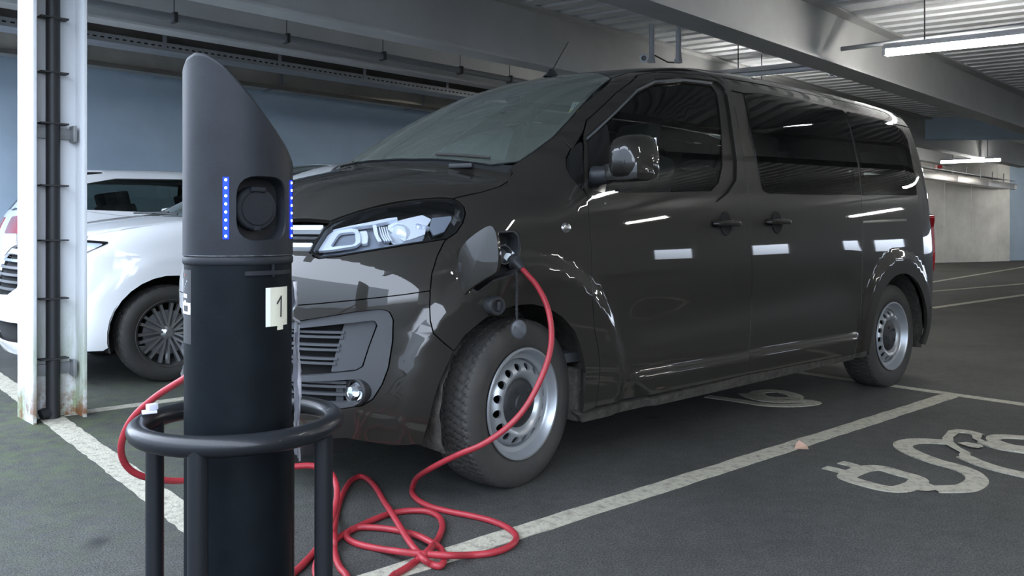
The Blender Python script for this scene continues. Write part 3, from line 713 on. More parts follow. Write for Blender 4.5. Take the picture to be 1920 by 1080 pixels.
vpan('front_bumper', low_out, 'front', sym='join', mirror=False, holes=[inset], r=.006, hr=.02, flange=.025)
rec1 = cat3(cz(0, .60), H([(560, 616), (640, 608), (703, 601), (708, 612), (693, 650), (680, 690), (665, 698), (560, 707)]), cz(0, .475))
rec2 = cat3(cz(0, .445), H([(560, 717), (640, 714), (672, 712), (686, 722), (690, 742), (680, 752), (640, 758)]), cz(0, .365))
vpan('lower_grille', inset, 'front', m=M['grey_plastic'], sym='join', mirror=False, holes=[rec1, rec2], r=.02, hr=.012, off=-.012, flange=.035, gap=.003)
for rc in (rec1, rec2): o = panel(B, 'grille_back', rc, 'front', M['cavity'], van, off=-.075, sym='join', gap=-.02, r=.01, flange=0, h=.05)
plate = H([(640, 608), (703, 601), (707, 612), (692, 650), (678, 690), (665, 697), (612, 702), (625, 655)])
vpan('blanking_plate', plate, 'front', m=M['grey_plastic'], off=-.034, r=.008, flange=.03)
def zstrip(zl, th, zc0=None, hgt=.010, **k):     # a bar across the nose between +-th
    up = [[t, zl+hgt/2] for t in np.linspace(0, th, 9)]; dn = [[t, zl-hgt/2] for t in np.linspace(th, 0, 9)]
    return B.to3d(np.array(up+dn), 'front')
par = lambda p: B.par(np.atleast_2d(p), 'front')[0]
for (px, py) in ((642, 627), (640, 636), (634, 651), (632, 660), (628, 677), (625, 686), (646, 722), (646, 730), (646, 745)):
    a = par(H([(px, py)])); vpan('grille_slat', zstrip(a[1]+.003, a[0], hgt=.009), 'front', m=M['grey_plastic'], sym='join', mirror=False, off=-.028, r=.002, gap=0, flange=.03, h=.06)
for th in (.12, .36, .62): 
    a = B.to3d(np.array([[th-.012, .62], [th+.012, .62], [th+.004, .36], [th-.02, .36]]), 'front'); vpan('grille_strut', a, 'front', m=M['grey_plastic'], off=-.05, r=0, gap=0, flange=.01)
def local_frame(p, n, up=(0, 0, 1)):
    n = Vector(n).normalized(); u = Vector(up); u = (u-n*u.dot(n)).normalized(); s_ = u.cross(n); return Matrix.Translation(Vector(p)) @ Matrix((s_, u, n)).transposed().to_4x4()
# fog lamps
for sg in (1, -1):
    p = H([(664, 737)])[0]; n = B.N(p[None])[0]; p = p-n*.02; nn = Vector((.93, .25, 0)); p = p*np.array([1, sg, 1]); nn.y *= sg; Mx = local_frame(p, nn)
    MB().lathe([(.052, -.04), (.052, .0), (.046, .008), (.040, .004), (.038, -.02)], 28, Mx).build('fog_lamp_bezel', M['black_plastic'], van)
    MB().lathe([(.0, -.02), (.015, -.018), (.03, -.01), (.039, .002)], 24, Mx).build('fog_lamp', M['chrome'], van)
    MB().lathe([(.0, .008), (.02, .006), (.039, 0)], 24, Mx).build('fog_lamp_lens', M['glass_clear'], van)
# grille with two chrome bars
gr_out = cat3(cz(0, ztt[2]+.004), H([(548, 413), (600, 414), (612, 416)]), H([(604, 428), (590, 449), (579, 467), (548, 467)]), cz(0, zt))
vpan('grille', gr_out, 'front', m=M['black_gloss'], sym='join', mirror=False, off=-.03, gap=-.004, r=.004, flange=.01)
for (p1, p2) in (((603, 427), .017), ((583, 460), .015)):
    a = par(H([p1])); vpan('chrome_bar', zstrip(a[1], a[0]+.005, hgt=p2), 'front', m=M['bar'], sym='join', mirror=False, off=.002, r=.006, gap=0, flange=.025, h=.03)
for k in range(2):
    a = par(H([((598, 590)[k], (419, 443)[k])])); vpan('grille_slat', zstrip(a[1], a[0], hgt=.006), 'front', m=M['black_plastic'], sym='join', mirror=False, off=-.012, r=.002, gap=0, flange=.012, h=.06)
# headlights
hl = cat3(hl_top[1:], hl_bot[1:], hl_out[1:])
hh = vpan('headlight', hl, 'front', m=M['black_gloss'], off=-.075, gap=.004, r=.012, flange=0)
wl = vpan('headlight_rim', hl, 'front', m=M['black_gloss'], off=-.003, gap=.003, r=.012, holes=[H([(586, 469), (598, 480), (640, 476), (700, 466), (760, 456), (835, 444), (852, 433), (863, 417), (867, 400), (865, 390), (856, 379), (828, 375), (795, 377), (762, 381), (702, 393), (658, 406), (623, 420), (609, 431), (596, 451)])], hr=.015, flange=.07)
def hlp(name, L, m, off, r=.006, fl=.012, holes=()):
    out = vpan(name, H(L), 'front', m=m, off=off, r=r, gap=0, flange=fl, holes=[H(x) for x in holes])
    out[0].parent = hh[0]; out[1].parent = hh[1]
def z4(L): return [(560+x/6, 360+y/6) for x, y in L]
hlp('indicator_surround', z4([(165, 600), (270, 410), (370, 375), (560, 350), (640, 360), (670, 420), (675, 500), (620, 545), (330, 590)]), M['lamp_silver'], -.03, holes=[z4([(345, 555), (330, 540), (400, 430), (430, 400), (580, 385), (610, 400), (620, 500), (590, 530)])])
hlp('inner_bezel', z4([(135, 640), (180, 545), (290, 400), (560, 325), (800, 290), (1000, 255), (1000, 560), (700, 620), (240, 715), (190, 700)]), M['lamp_grey'], -.062, fl=0)
hlp('indicator_lamp', z4([(300, 570), (330, 480), (400, 400), (600, 370), (640, 430), (640, 520), (590, 545)]), M['lamp_grey'], -.05, fl=0)
hlp('side_reflector', z4([(645, 365), (735, 360), (755, 420), (750, 495), (680, 500), (672, 430)]), M['lamp_white'], -.04)
hlp('light_blade', z4([(815, 330), (860, 325), (885, 440), (930, 515), (885, 520), (840, 440)]), M['lamp_white'], -.02)
for k in range(4):
    x0 = 880+k*27; hlp('light_blade', z4([(x0, 325), (x0+12, 325), (x0+45, 420), (x0+85, 480), (x0+68, 484), (x0+25, 420)]), M['lamp_white'], -.035, r=.001, fl=.01)
hlp('main_reflector', z4([(985, 345), (985, 300), (1100, 250), (1250, 215), (1390, 185), (1450, 215), (1500, 240), (1440, 330), (1430, 410), (1300, 450), (1180, 480)]), M['lamp_white'], -.040, fl=.01)
hlp('upper_reflector', z4([(300, 395), (560, 335), (780, 295), (980, 255), (1100, 240), (1100, 262), (980, 290), (800, 325), (560, 350)]), M['lamp_silver'], -.022, fl=.02)
hlp('lower_reflector', z4([(940, 525), (1160, 490), (1380, 430), (1430, 420), (1400, 480), (1390, 560), (1100, 600), (960, 620), (900, 600)]), M['lamp_grey'], -.045)
hlp('lower_prism', z4([(180, 640), (280, 640), (700, 600), (720, 640), (600, 670), (240, 720)]), M['lamp_grey'], -.04)
hlp('rear_reflector', z4([(1505, 215), (1740, 195), (1740, 240), (1660, 380), (1530, 420), (1480, 330)]), M['lamp_grey'], -.045)
for (cx, cy, rad) in ((1345, 330, .014), (1420, 335, .010), (1110, 400, .034)):
    p = H(z4([(cx, cy)]))[0]; n = B.N(p[None])[0]
    for sg, par_ in ((1, hh[0]), (-1, hh[1])):
        q = (p-n*.045)*np.array([1, sg, 1]); n2 = Vector((.9, .43*sg, .1)); Mx = local_frame(q, n2)
        MB().lathe([(0, .012), (rad*.6, .009), (rad, .0), (rad*1.1, -.004), (rad*1.2, .006), (rad*1.25, -.02)], 24, Mx).build('projector', M['lamp_white'] if rad > .03 else M['lamp_silver'], par_)
lens = vpan('headlight_lens', hl, 'front', m=M['glass_clear'], gap=.004, r=.012, flange=0, h=.04)
# bonnet, cowl, windscreen, roof
hood = cat3(B.T([(.80, 0), (.785, .15)]), H([(548, 411), (600, 412)]), hl_top[::-1][3:], hood_side[1:], B.T([(.02-.245+.245-.09, .745), (-.01, .66), (.085, .5), (.165, .33), (.215, .15), (.225, 0)]))
vpan('bonnet', hood, 'top', sym='join', mirror=False, r=.006, flange=.02, h=.045)
cw = [(.25, 0), (.24, .15), (.19, .33), (.11, .5), (.015, .66), (-.075, .745)]; cw2 = [(-.125, .745), (-.05, .66), (.04, .5), (.125, .33), (.18, .15), (.195, 0)]
vpan('scuttle', B.T(cw+cw2), 'top', m=M['black_plastic'], sym='join', mirror=False, off=-.012, gap=-.01, r=.0, flange=.02)
ws = cat3(B.T([(.20, 0), (.185, .15), (.13, .33), (.045, .5), (-.045, .66)]), ws_edge, ws_edge2[1:], B.T([(-.95, .45), (-.955, .2), (-.955, 0)]))
vpan('windscreen', ws, 'top', m=M['glass_wind'], sym='join', mirror=False, r=.03, flange=0, gap=.002, h=.05)
sc_in = cat3(B.T([(.165, 0), (.15, .15), (.095, .33), (.01, .5), (-.075, .645)]), H([(966, 300), (996, 279), (1030, 254), (1087, 190), (1128, 153)]), B.T([(-.90, .43), (-.91, .2), (-.91, 0)]))
vpan('windscreen_border', ws, 'top', m=M['black_plastic'], sym='join', mirror=False, r=.03, flange=0, off=-.006, gap=.001, holes=[sc_in], hr=.05, h=.06)
joint = B.S([(-1.02, 1.845), (-1.5, 1.86), (-2.2, 1.868), (-3.0, 1.865), (-3.55, 1.845), (-3.84, 1.80)])
roof = cat3(B.T([(-.96, 0), (-.96, .2), (-.955, .45)]), ws_edge2[-1:], joint, B.to3d(np.array([[.55, 1.86], [.3, 1.88], [0, 1.885]]), 'rear'))
vpan('roof', roof, 'top', sym='join', mirror=False, r=.01, flange=.01, h=.07)
# side frame: windscreen pillar and cant rail
front_top = [(1099, 226), (1157, 172), (1194, 141), (1235, 134), (1300, 134), (1345, 140), (1366, 156)]
frame = cat3(ws_edge2, joint, B.S([(-3.84, 1.765), (-2.59, 1.775), (-1.53, 1.79)]), H(front_top[::-1]), H([(1093, 248), (1073, 280), (1056, 264)]))
vpan('windscreen_pillar', frame, r=.004, flange=.02, gap=.0015)
# front door
win_rec = H([(1098, 256), (1196, 163), (1228, 147), (1280, 144), (1345, 152), (1360, 166), (1372, 230), (1382, 300), (1381, 338), (1366, 362), (1345, 379), (1134, 383), (1112, 371), (1099, 345)])
glass_o = H([(1099, 262), (1141, 224), (1196, 169), (1228, 153), (1280, 150), (1338, 158), (1347, 170), (1357, 245), (1359, 310), (1352, 342), (1337, 358), (1141, 362), (1104, 352)])
door = cat3(H(door_f), H([(1402, 702)]), H(bseam[::-1][1:]), H(front_top[::-1]))
fd_ = vpan('front_door', door, holes=[win_rec], hr=.03, r=.01, flange=.02)
def sub(name, pts, m, parents, mode='side', **k):
    o = panel(B, name, pts, mode, m, parents[0], mirror=parents[1], **k); return o
sub('window_frame', win_rec, PT, fd_, off=-.013, gap=-.002, r=.03, holes=[glass_o], hr=.025, hgap=0, flange=.008)
glass_i = H([(1139, 226), (1196, 169), (1228, 153), (1280, 150), (1338, 158), (1347, 170), (1357, 245), (1359, 310), (1352, 342), (1337, 358), (1139, 362)])
sail = H([(1099, 262), (1139, 226), (1139, 362), (1104, 352)])
sub('door_glass', glass_i, M['glass_side'], fd_, off=-.020, gap=-.002, r=.02, flange=0, h=.08)
sub('mirror_mount', sail, M['black_gloss'], fd_, off=-.017, gap=-.001, r=.006, flange=.004, h=.06)
sub('window_glint', H([(1100, 256), (1196, 163.5), (1228, 147.5), (1280, 144.5), (1338, 152), (1336, 157), (1280, 149.5), (1228, 152.5), (1196, 168.5), (1101, 261)]), M['satin_chrome'], fd_, off=-.006, gap=0, r=.001, flange=.008, h=.03)  # bright strip put in as the reflection along the window's upper edge
# sliding door and rear quarter
slr = [(1585, 221), (1599, 269), (1609, 319), (1614, 365), (1617, 415), (1617, 480), (1615, 560), (1611, 620), (1605, 661)]
sdoor = cat3(B.S([(-1.53, 1.785), (-2.57, 1.77)]), H(slr), H([(1402, 702)]), H(bseam[::-1][1:]))
sg_px = [(1394, 174), (1422, 174), (1484, 185), (1540, 197), (1582, 208), (1586, 221), (1599, 269), (1609, 319), (1613, 366), (1442, 364), (1431, 357), (1426, 340), (1417, 296), (1405, 240), (1395, 184)]
sg_in = [(1400, 180), (1422, 180), (1484, 191), (1540, 203), (1574, 211), (1580, 226), (1591, 270), (1601, 320), (1604, 358), (1444, 358), (1437, 352), (1431, 338), (1422, 295), (1410, 240)]
sd = vpan('sliding_door', sdoor, holes=[H(sg_in)], hr=.02, r=.01, flange=.02)
sub('sliding_door_glass', H(sg_px), M['glass_dark'], sd, off=.003, r=.02, flange=.004, gap=.001, h=.08)
rarc = [(-3.275+.405*math.cos(t), .345+.405*math.sin(t)) for t in np.linspace(-.25, PI+.25, 22)]   # rear arch, front to back
qx = -3.985
quarter = cat3(B.S([(-2.59, 1.77), (-3.82, 1.76), (-3.90, 1.5), (qx+.02, 1.2), (qx, .9), (qx, .5), (-3.93, .33), (-3.86, .245), (-3.74, .235)]), B.S(rarc[::-1]), H([(1626, 657), (1605, 661)]), H(slr[::-1][1:]))
qg_px = [(1586, 209), (1620, 216), (1661, 227), (1688, 242), (1699, 257), (1713, 323), (1719, 366), (1617, 367), (1612, 319), (1602, 269), (1588, 221)]
qg_in = [(1597, 217), (1620, 221), (1661, 233), (1684, 247), (1693, 262), (1705, 323), (1709, 360), (1624, 360), (1619, 319), (1608, 269)]
qp = vpan('rear_quarter', quarter, holes=[H(qg_in)], hr=.02, r=.006, flange=.02)
sub('quarter_window', H(qg_px), M['glass_dark'], qp, off=.003, r=.025, flange=.004, gap=.001, h=.08)
sub('door_rail', H([(1618, 414), (1700, 410), (1700, 414.5), (1618, 418)]), M['black_gloss'], qp, off=.001, gap=0, r=.001, flange=.003)
sub('bumper_joint', B.S([(-3.72, .505), (-3.985, .50), (-3.985, .492), (-3.715, .497)]), M['cavity'], qp, off=.001, gap=0, r=0, flange=.002)
# tail
B.rax = -2.9
def R3(L): return B.to3d(np.array(L, float), 'rear')
qth = B.par(B.S([(qx, .9)]), 'rear')[0][0]
tail = cat3(R3([(0, 1.875), (.3, 1.865), (.52, 1.82)]), B.S([(-3.82, 1.755), (-3.90, 1.5), (qx+.02, 1.2), (qx, .9), (qx, .5), (-3.93, .33)]), R3([(.5, .26), (0, .25)]))
tgl = R3([(0, 1.76), (.3, 1.75), (.5, 1.70), (.56, 1.5), (.57, 1.27), (.3, 1.22), (0, 1.22)])
tg = panel(B, 'tailgate', tail, 'rear', PT, van, holes=[tgl], sym='join', r=.01, h=.07)
panel(B, 'rear_window', tgl, 'rear', M['glass_dark'], van, sym='join', r=.02, gap=-.01, off=.002, flange=.004, h=.09)
tl_ = cat3(B.S([(-3.86, 1.14), (-3.93, 1.06), (-3.94, .86), (-3.955, .73)]), R3([(qth-.16, .73), (qth-.17, 1.0), (qth-.15, 1.16)]))
panel(B, 'tail_lamp', tl_, 'rear', M['red_lens'], van, off=.028, r=.03, gap=0, flange=.03, mirror=van)
# sill underside strip
sl_ = cat3(B.S([(-.30, .252)]), H([(1226, 749), (1402, 704), (1605, 662.5)]), B.S([(-2.86, .282), (-2.86, .245), (-1.5, .225), (-.33, .213)]))
vpan('sill', sl_, m=M['mud'], off=-.004, gap=0, r=.003, flange=.05)
# side repeater, handles
pI = H([(1062, 427)])[0]; nI = B.N(pI[None])[0]
for sg in (1, -1):
    Mx = local_frame(pI*np.array([1, sg, 1]), nI*np.array([1, sg, 1])) @ Matrix.Diagonal((1.35, 1, 1, 1))
    MB().lathe([(0, .008), (.012, .007), (.018, .004), (.021, .0)], 24, Mx).build('side_repeater', M['satin_chrome'], van)
def handle(px, py, parents, flipx=1):
    p = H([(px, py)])[0]; n = B.N(p[None])[0]
    for sg, pr_ in ((1, parents[0]), (-1, parents[1])):
        Mx = local_frame(p*np.array([1, sg, 1])+n*np.array([1, sg, 1])*.001, n*np.array([1, sg, 1]))
        MB().lathe([(.0, .003), (.030, .0032), (.041, .0038), (.045, .005), (.047, .001)], 32, Mx @ Matrix.Diagonal((1, 1.30, 1, 1))).build('handle_recess', M['cavity'], pr_)
        b = MB(); xs = np.linspace(-.115, .115, 15); 
        b.tube([Mx @ Vector((x, 0, .008+.030*(1-(abs(x)/.115)**3))) for x in xs], [.006+.010*(1-(abs(x)/.115)**4) for x in xs], 10); b.build('door_handle', PT, pr_)
        b = MB(); b.add([Mx @ Vector((x*sg*flipx, y, .002)) for x, y in ((-.115, -.018), (-.05, -.026), (-.05, .026), (-.115, .018))], [(0, 1, 2, 3)]); b.build('handle_base', M['black_gloss'], pr_)
handle(1360, 420, fd_); handle(1456, 417, sd)
# open charging flap: its own outline, hinged on the front edge of the opening
flap_px = [(859, 500), (863, 472), (876, 452), (898, 434), (918, 423), (928, 427), (934, 445), (937, 478), (935, 502), (929, 513), (905, 527), (880, 545), (866, 560), (859, 545)]
o_l = (CAMP-B.loc)@B.R; hx = B.par(port, 'side')[:, 0].max()+.015
pn = np.array([.985, .17, 0]); pd = pn@np.array([hx, .93, 0])
fv = []
for px, py in flap_px: d = ray(px, py)@B.R; t = (pd-o_l@pn)/(d@pn); fv.append(o_l+t*d)
cf = np.mean(fv, 0); fsh = [p for p in catmull(fv, True, 4)]
n_ = len(fsh); Vv = []
for lay, (dn, sc_) in enumerate(((-.012, .97), (-.002, 1.0), (.006, .985), (.012, .6), (.014, .0001))): Vv += [cf+(p-cf)*sc_+pn*dn for p in fsh]
Ff = [tuple(range(n_-1, -1, -1))]+[(k*n_+i, k*n_+(i+1) % n_, (k+1)*n_+(i+1) % n_, (k+1)*n_+i) for k in range(4) for i in range(n_)]
mesh_obj('charge_flap', Vv, Ff, PT, van, auto=40)
hz = cf[2]; MB().box((hx-.01, .915, hz-.03), (.04, .05, .05), bev=.01).box((hx-.05, .90, hz-.05), (.10, .03, .03), bev=.008).build('flap_hinge', M['black_plastic'], van)
panel(B, 'port_recess', port, 'side', M['cavity'], van, off=-.075, gap=-.02, r=.02, flange=0)
panel(B, 'port_wall', port, 'side', M['black_plastic'], van, off=-.004, gap=-.001, r=.02, flange=.075, holes=[B.S([(B.par(port, 'side')[:, 0].mean()+(a-B.par(port, 'side')[:, 0].mean())*.93, B.par(port, 'side')[:, 1].mean()+(b-B.par(port, 'side')[:, 1].mean())*.93) for a, b in B.par(port, 'side')])], h=.02, hr=.015)
pc = H([(951, 476)])[0]; nC = B.N(pc[None])[0]
MB().lathe([(.0, -.05), (.022, -.05), (.030, -.045), (.034, -.02), (.040, -.02), (.042, -.06)], 28, local_frame(pc-nC*.0, nC)).build('charge_socket', M['black_plastic'], van)
# dangling socket cap on its tether, and the folded-down cover under the opening
tp = H([(952, 512), (949, 540), (945, 570), (942, 598)]); tp = [p+np.array([0, .05+.012*i, 0]) for i, p in enumerate(tp)]
mb = MB()
for i in range(11):
    p = catmull(tp, False, 4)[i]; mb.box(tuple(p), (.010, .008, .014), bev=.002)
mb.tube([tuple(q) for q in catmull(tp, False, 4)], .003, 6); mb.build('cap_tether', M['black_plastic'], van)
p = tp[-1]+np.array([0, .012, -.032]); MB().lathe([(0, .006), (.028, .006), (.034, .002), (.035, -.008), (.0, -.010)], 24, local_frame(p, (.35, .93, 0)) @ Matrix.Diagonal((.9, 1.05, 1, 1))).build('socket_cap', M['grey_plastic'], van)
p = H([(922, 572)])[0]; n = B.N(p[None])[0]; MB().lathe([(0, .030), (.016, .032), (.024, .045), (.034, .045), (.038, .035), (.038, -.01)], 24, local_frame(p, n)).box(tuple(p+n*.05), (.012, .012, .035), bev=.003).build('tow_cap', M['black_plastic'], van)

# wheel arch liners, underside, cabin
for sg in (1, -1):
    for xc, zc, rr, a0_, a1_ in ((-.0, .345, .415, -.30, PI+.35), (-3.275, .345, .415, -.3, PI+.3)):
        mb = MB(); n = 30; V = []
        for k in range(n+1):
            t = a0_+(a1_-a0_)*k/n; 
            for y in (.93, .80, .60):
                rj = rr+(.004 if k % 2 else -.004); V.append((xc-rj*math.cos(t), sg*y, zc+rj*math.sin(t)))
        if xc == 0: V = [(-(v[0]), v[1], v[2]) if False else v for v in V]
        mb.add(V, [(k*3+j, k*3+j+1, k*3+j+4, k*3+j+3) for k in range(n) for j in range(2)])
        mb.add([(xc-(rr)*math.cos(t), sg*.60, zc+rr*math.sin(t)) for t in np.linspace(a0_, a1_, 24)], [tuple(range(24))])
        mb.build('arch_liner', M['mud'], van)
    MB().box((-.345, sg*.79, .325), (.05, .24, .23), bev=.02).build('mud_flap', M['mud'], van)
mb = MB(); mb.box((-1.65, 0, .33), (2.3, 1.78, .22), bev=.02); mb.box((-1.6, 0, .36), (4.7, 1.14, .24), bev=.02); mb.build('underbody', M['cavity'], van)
MB().box((.60, 0, .23), (.25, 1.0, .06), bev=.02).box((.62, .42, .185), (.22, .05, .07), bev=.01).build('undertray', M['black_plastic'], van)
mb = MB(); mb.box((-.12, 0, 1.08), (.55, 1.46, .16), bev=.05); mb.box((-.36, 0, .96), (.25, 1.6, .30), bev=.06); mb.build('dashboard', M['interior'], van)
MB().lathe([(.17, .0), (.185, .015), (.20, 0), (.185, -.015), (.17, 0)], 32, local_frame((-.56, -.40, 1.06), (-.85, 0, .52))).tube([(-.56, -.58, 1.06), (-.53, -.40, 1.04), (-.56, -.22, 1.06)], .015, 8).build('steering_wheel', M['black_plastic'], van)
def seat(x, y, nm='seat', wd=.50):
    b = MB(); b.box((x, y, .80), (.50, wd, .16), bev=.05); R_ = Matrix.Rotation(-.28, 3, 'Y'); b.box((x-.27, y, 1.14), (.14, wd-.02, .60), bev=.05, R=R_); b.box((x-.36, y, 1.53), (.09, .26, .18), bev=.035, R=R_); b.tube([(x-.34, y-.06, 1.38), (x-.35, y-.06, 1.5)], .008, 6); b.tube([(x-.34, y+.06, 1.38), (x-.35, y+.06, 1.5)], .008, 6)
    b.box((x, y, .62), (.45, wd-.1, .22)); return b.build(nm, M['seat'], van)
for y in (-.40, .40): seat(-.95, y)
for x in (-2.05, -3.0):
    for y in (-.45, 0, .45): seat(x, y, wd=.43)
mb = MB(); mb.box((-2.0, 0, .48), (3.9, 1.7, .04)); mb.build('cabin_floor', M['interior'], van)
panel(B, 'headliner', B.T([(-1.05, 0), (-1.0, .4), (-1.2, .6), (-3.6, .62), (-3.75, .3), (-3.75, 0)]), 'top', M['interior_light'], van, off=-.05, sym='join', flange=0, h=.12)
mb = MB(); mb.box((-.80, 0, 1.66), (.04, .24, .08), bev=.015); mb.box((-.82, 0, 1.73), (.03, .03, .10)); mb.build('rear_view_mirror', M['black_plastic'], van)
for y in (-.38, .38): pv = B.T([(-.86, y)])[0]; MB().box((pv[0]-.02, y, pv[2]-.10), (.20, .36, .015), bev=.005, R=Matrix.Rotation(.35, 3, 'Y')).build('sun_visor', M['interior_light'], van)
# permit in the windscreen
pm = H([(1066, 207), (1090, 207), (1101, 187), (1074, 187)]); cpm = pm.mean(0); npm = B.N(cpm[None])[0]
pm = pm-npm*.012; o = mesh_obj('permit', list(pm), [(0, 1, 2, 3)], M['white_print'], van, smooth=False)
a_, b_, c2, d2 = pm; y1 = lambda t, s: tuple(a_+(b_-a_)*s+(d_p-a_)*t if False else (a_*(1-s)+b_*s)*(1-t)+(d2*(1-s)+c2*s)*t+npm*.002)
mesh_obj('permit_band', [y1(0, 0), y1(0, 1), y1(.22, 1), y1(.22, 0)], [(0, 1, 2, 3)], M['yellow'], o, smooth=False)
def quad_marks(rects, m, parent, nm): 
    b = MB()
    for (s0, t0, s1, t1) in rects: b.add([y1(t0, s0), y1(t0, s1), y1(t1, s1), y1(t1, s0)], [(0, 1, 2, 3)])
    return b.build(nm, m, parent, smooth=False)
quad_marks([(.26, .38, .31, .80), (.44, .36, .48, .80), (.38, .55, .52, .60), (.36, .55, .39, .80), (.58, .36, .61, .80), (.70, .36, .73, .80), (.58, .36, .73, .41), (.58, .55, .73, .60), (.58, .76, .73, .80), (.08, .45, .12, .52), (.08, .64, .12, .71)], M['ink'], o, 'permit_number')
# wipers
for _k in range(1):
    q = B.T([(-.06, .64), (.01, .53), (.07, .42)]); MB().tube([tuple(p+np.array([.0, 0, .012])) for p in catmull(q, False, 5)], .006, 8).build('wiper', M['rubber'], van)
    q = B.T([(.215, -.05), (.17, -.3), (.06, -.58)]); MB().tube([tuple(p+np.array([0, 0, .010])) for p in catmull(q, False, 5)], .006, 8).build('wiper', M['rubber'], van)
    piv = H([(865, 316)])[0]; MB().lathe([(0, .03), (.016, .028), (.02, 0)], 16, local_frame(piv, (0, 0, 1))).box(tuple(piv+np.array([0, 0, .012])), (.03, .11, .02), bev=.006, rz=.5).build('wiper_pivot', M['black_plastic'], van)
# aerial
pa_ = B.T([(-1.02, .02)])[0]; MB().lathe([(0, .05), (.012, .045), (.022, .02), (.04, 0)], 16, Matrix.Translation(Vector(pa_)) @ Matrix.Diagonal((1.7, .8, 1, 1))).tube([tuple(pa_+np.array([0, 0, .035])), tuple(pa_+np.array([-.13, 0, .22]))], [.006, .003], 8).build('aerial', M['black_plastic'], van)
# door mirrors
def door_mirror(sg):
    def P(x, l, z): return Vector((x, l*sg, z))
    prof_ = []   # housing rings from the glass (rear) to the front shell
    cx, cl, cz_ = -.47, 1.085, 1.345
    rings = [(-.085, .93, .95), (-.07, 1.0, 1.0), (-.03, 1.0, 1.0), (.02, .94, .95), (.06, .80, .82), (.085, .52, .56), (.093, .18, .2)]
    V = []; n = 32
    for dx, sl__, sz in rings:
        for k in range(n):
            t = 2*PI*k/n; c_, s__ = math.cos(t), math.sin(t); e = .55
            u = math.copysign(abs(c_)**e, c_)*.086*sl__; v = math.copysign(abs(s__)**e, s__)*.100*sz
            u += (.020*(v/.15) if False else 0)-.018*(v > 0)*(v/.15)**2*(1 if c_ < 0 else -1)*0
            wdt = 1-.22*max(0, v/.10); V.append(P(cx+dx-.12*(u)*.5, cl+u*wdt, cz_+v))
    Fc = [(i*n+k, i*n+(k+1) % n, (i+1)*n+(k+1) % n, (i+1)*n+k) for i in range(len(rings)-1) for k in range(n)]+[tuple(range((len(rings)-1)*n, len(rings)*n))]
    o = mesh_obj('door_mirror', V, Fc, PT, van, auto=50)
    g = MB(); g.box(P(cx-.083, cl, cz_), (.006, .14, .17), bev=.002); g.build('mirror_glass', M['chrome'], o)
    a = MB(); q = [P(cx+.03, .90, 1.275), P(cx+.02, .96, 1.275), P(cx+.01, 1.03, 1.29), P(cx, 1.08, 1.32)]
    a.tube(q, [.045, .040, .042, .05], 14); a.build('mirror_arm', M['black_plastic'], o)
    lo = MB(); lo.box(P(cx-.005, cl-.015, 1.285), (.13, .20, .085), bev=.03); lo.build('mirror_lower_shell', PT, o)
for sg in (1, -1): door_mirror(sg)

# ------------------------------------------------------------ wheels
def tyre_mesh(R0, wd, rim_r, treads=True, N=264):
    h = wd/2; prof = [(rim_r-.012, -h*.78), (rim_r, -h*.86), (rim_r+.02, -h*.96), (rim_r+(R0-rim_r)*.5, -h*1.02), (R0-.030, -h*.95), (R0-.012, -h*.86)]
    grv = [-.62, -.24, .24, .62]; y = -h*.80; pr_ = []
    segs = []
    xs = sorted([g-.035 for g in grv]+[g+.035 for g in grv])
    ys = [-.80]+xs+[.80]
    for i in range(0, len(ys)-1, 2):
        a, b = ys[i]*h, ys[i+1]*h; k = 4
        for j in range(k+1): t = a+(b-a)*j/k; segs.append((R0-.010*(t/h)**2, t, 1))
        if i+2 < len(ys): c, d = ys[i+1]*h+.0015, ys[i+2]*h-.0015; segs += [(R0-.009, c, 0), (R0-.009, d, 0)]
    P = [(r, yy, 0) for r, yy in prof]+segs+[(r, -yy, 0) for r, yy in prof[::-1]]
    V = []; m = len(P)
    for k in range(N):
        t = 2*PI*k/N
        for (r, yy, tr) in P:
            sh = int(round(abs(yy)/h*6)) if tr else 0
            d = .006 if (tr and (k+sh) % 4 == 0 and abs(abs(yy)/h-.43) > .05) or (tr and (k+sh) % 8 == 0) else 0
            rr = r-d; V.append((rr*math.cos(t), yy, rr*math.sin(t)))
    Fc = [(k*m+j, ((k+1) % N)*m+j, ((k+1) % N)*m+j+1, k*m+j+1) for k in range(N) for j in range(m-1)]
    return V, Fc
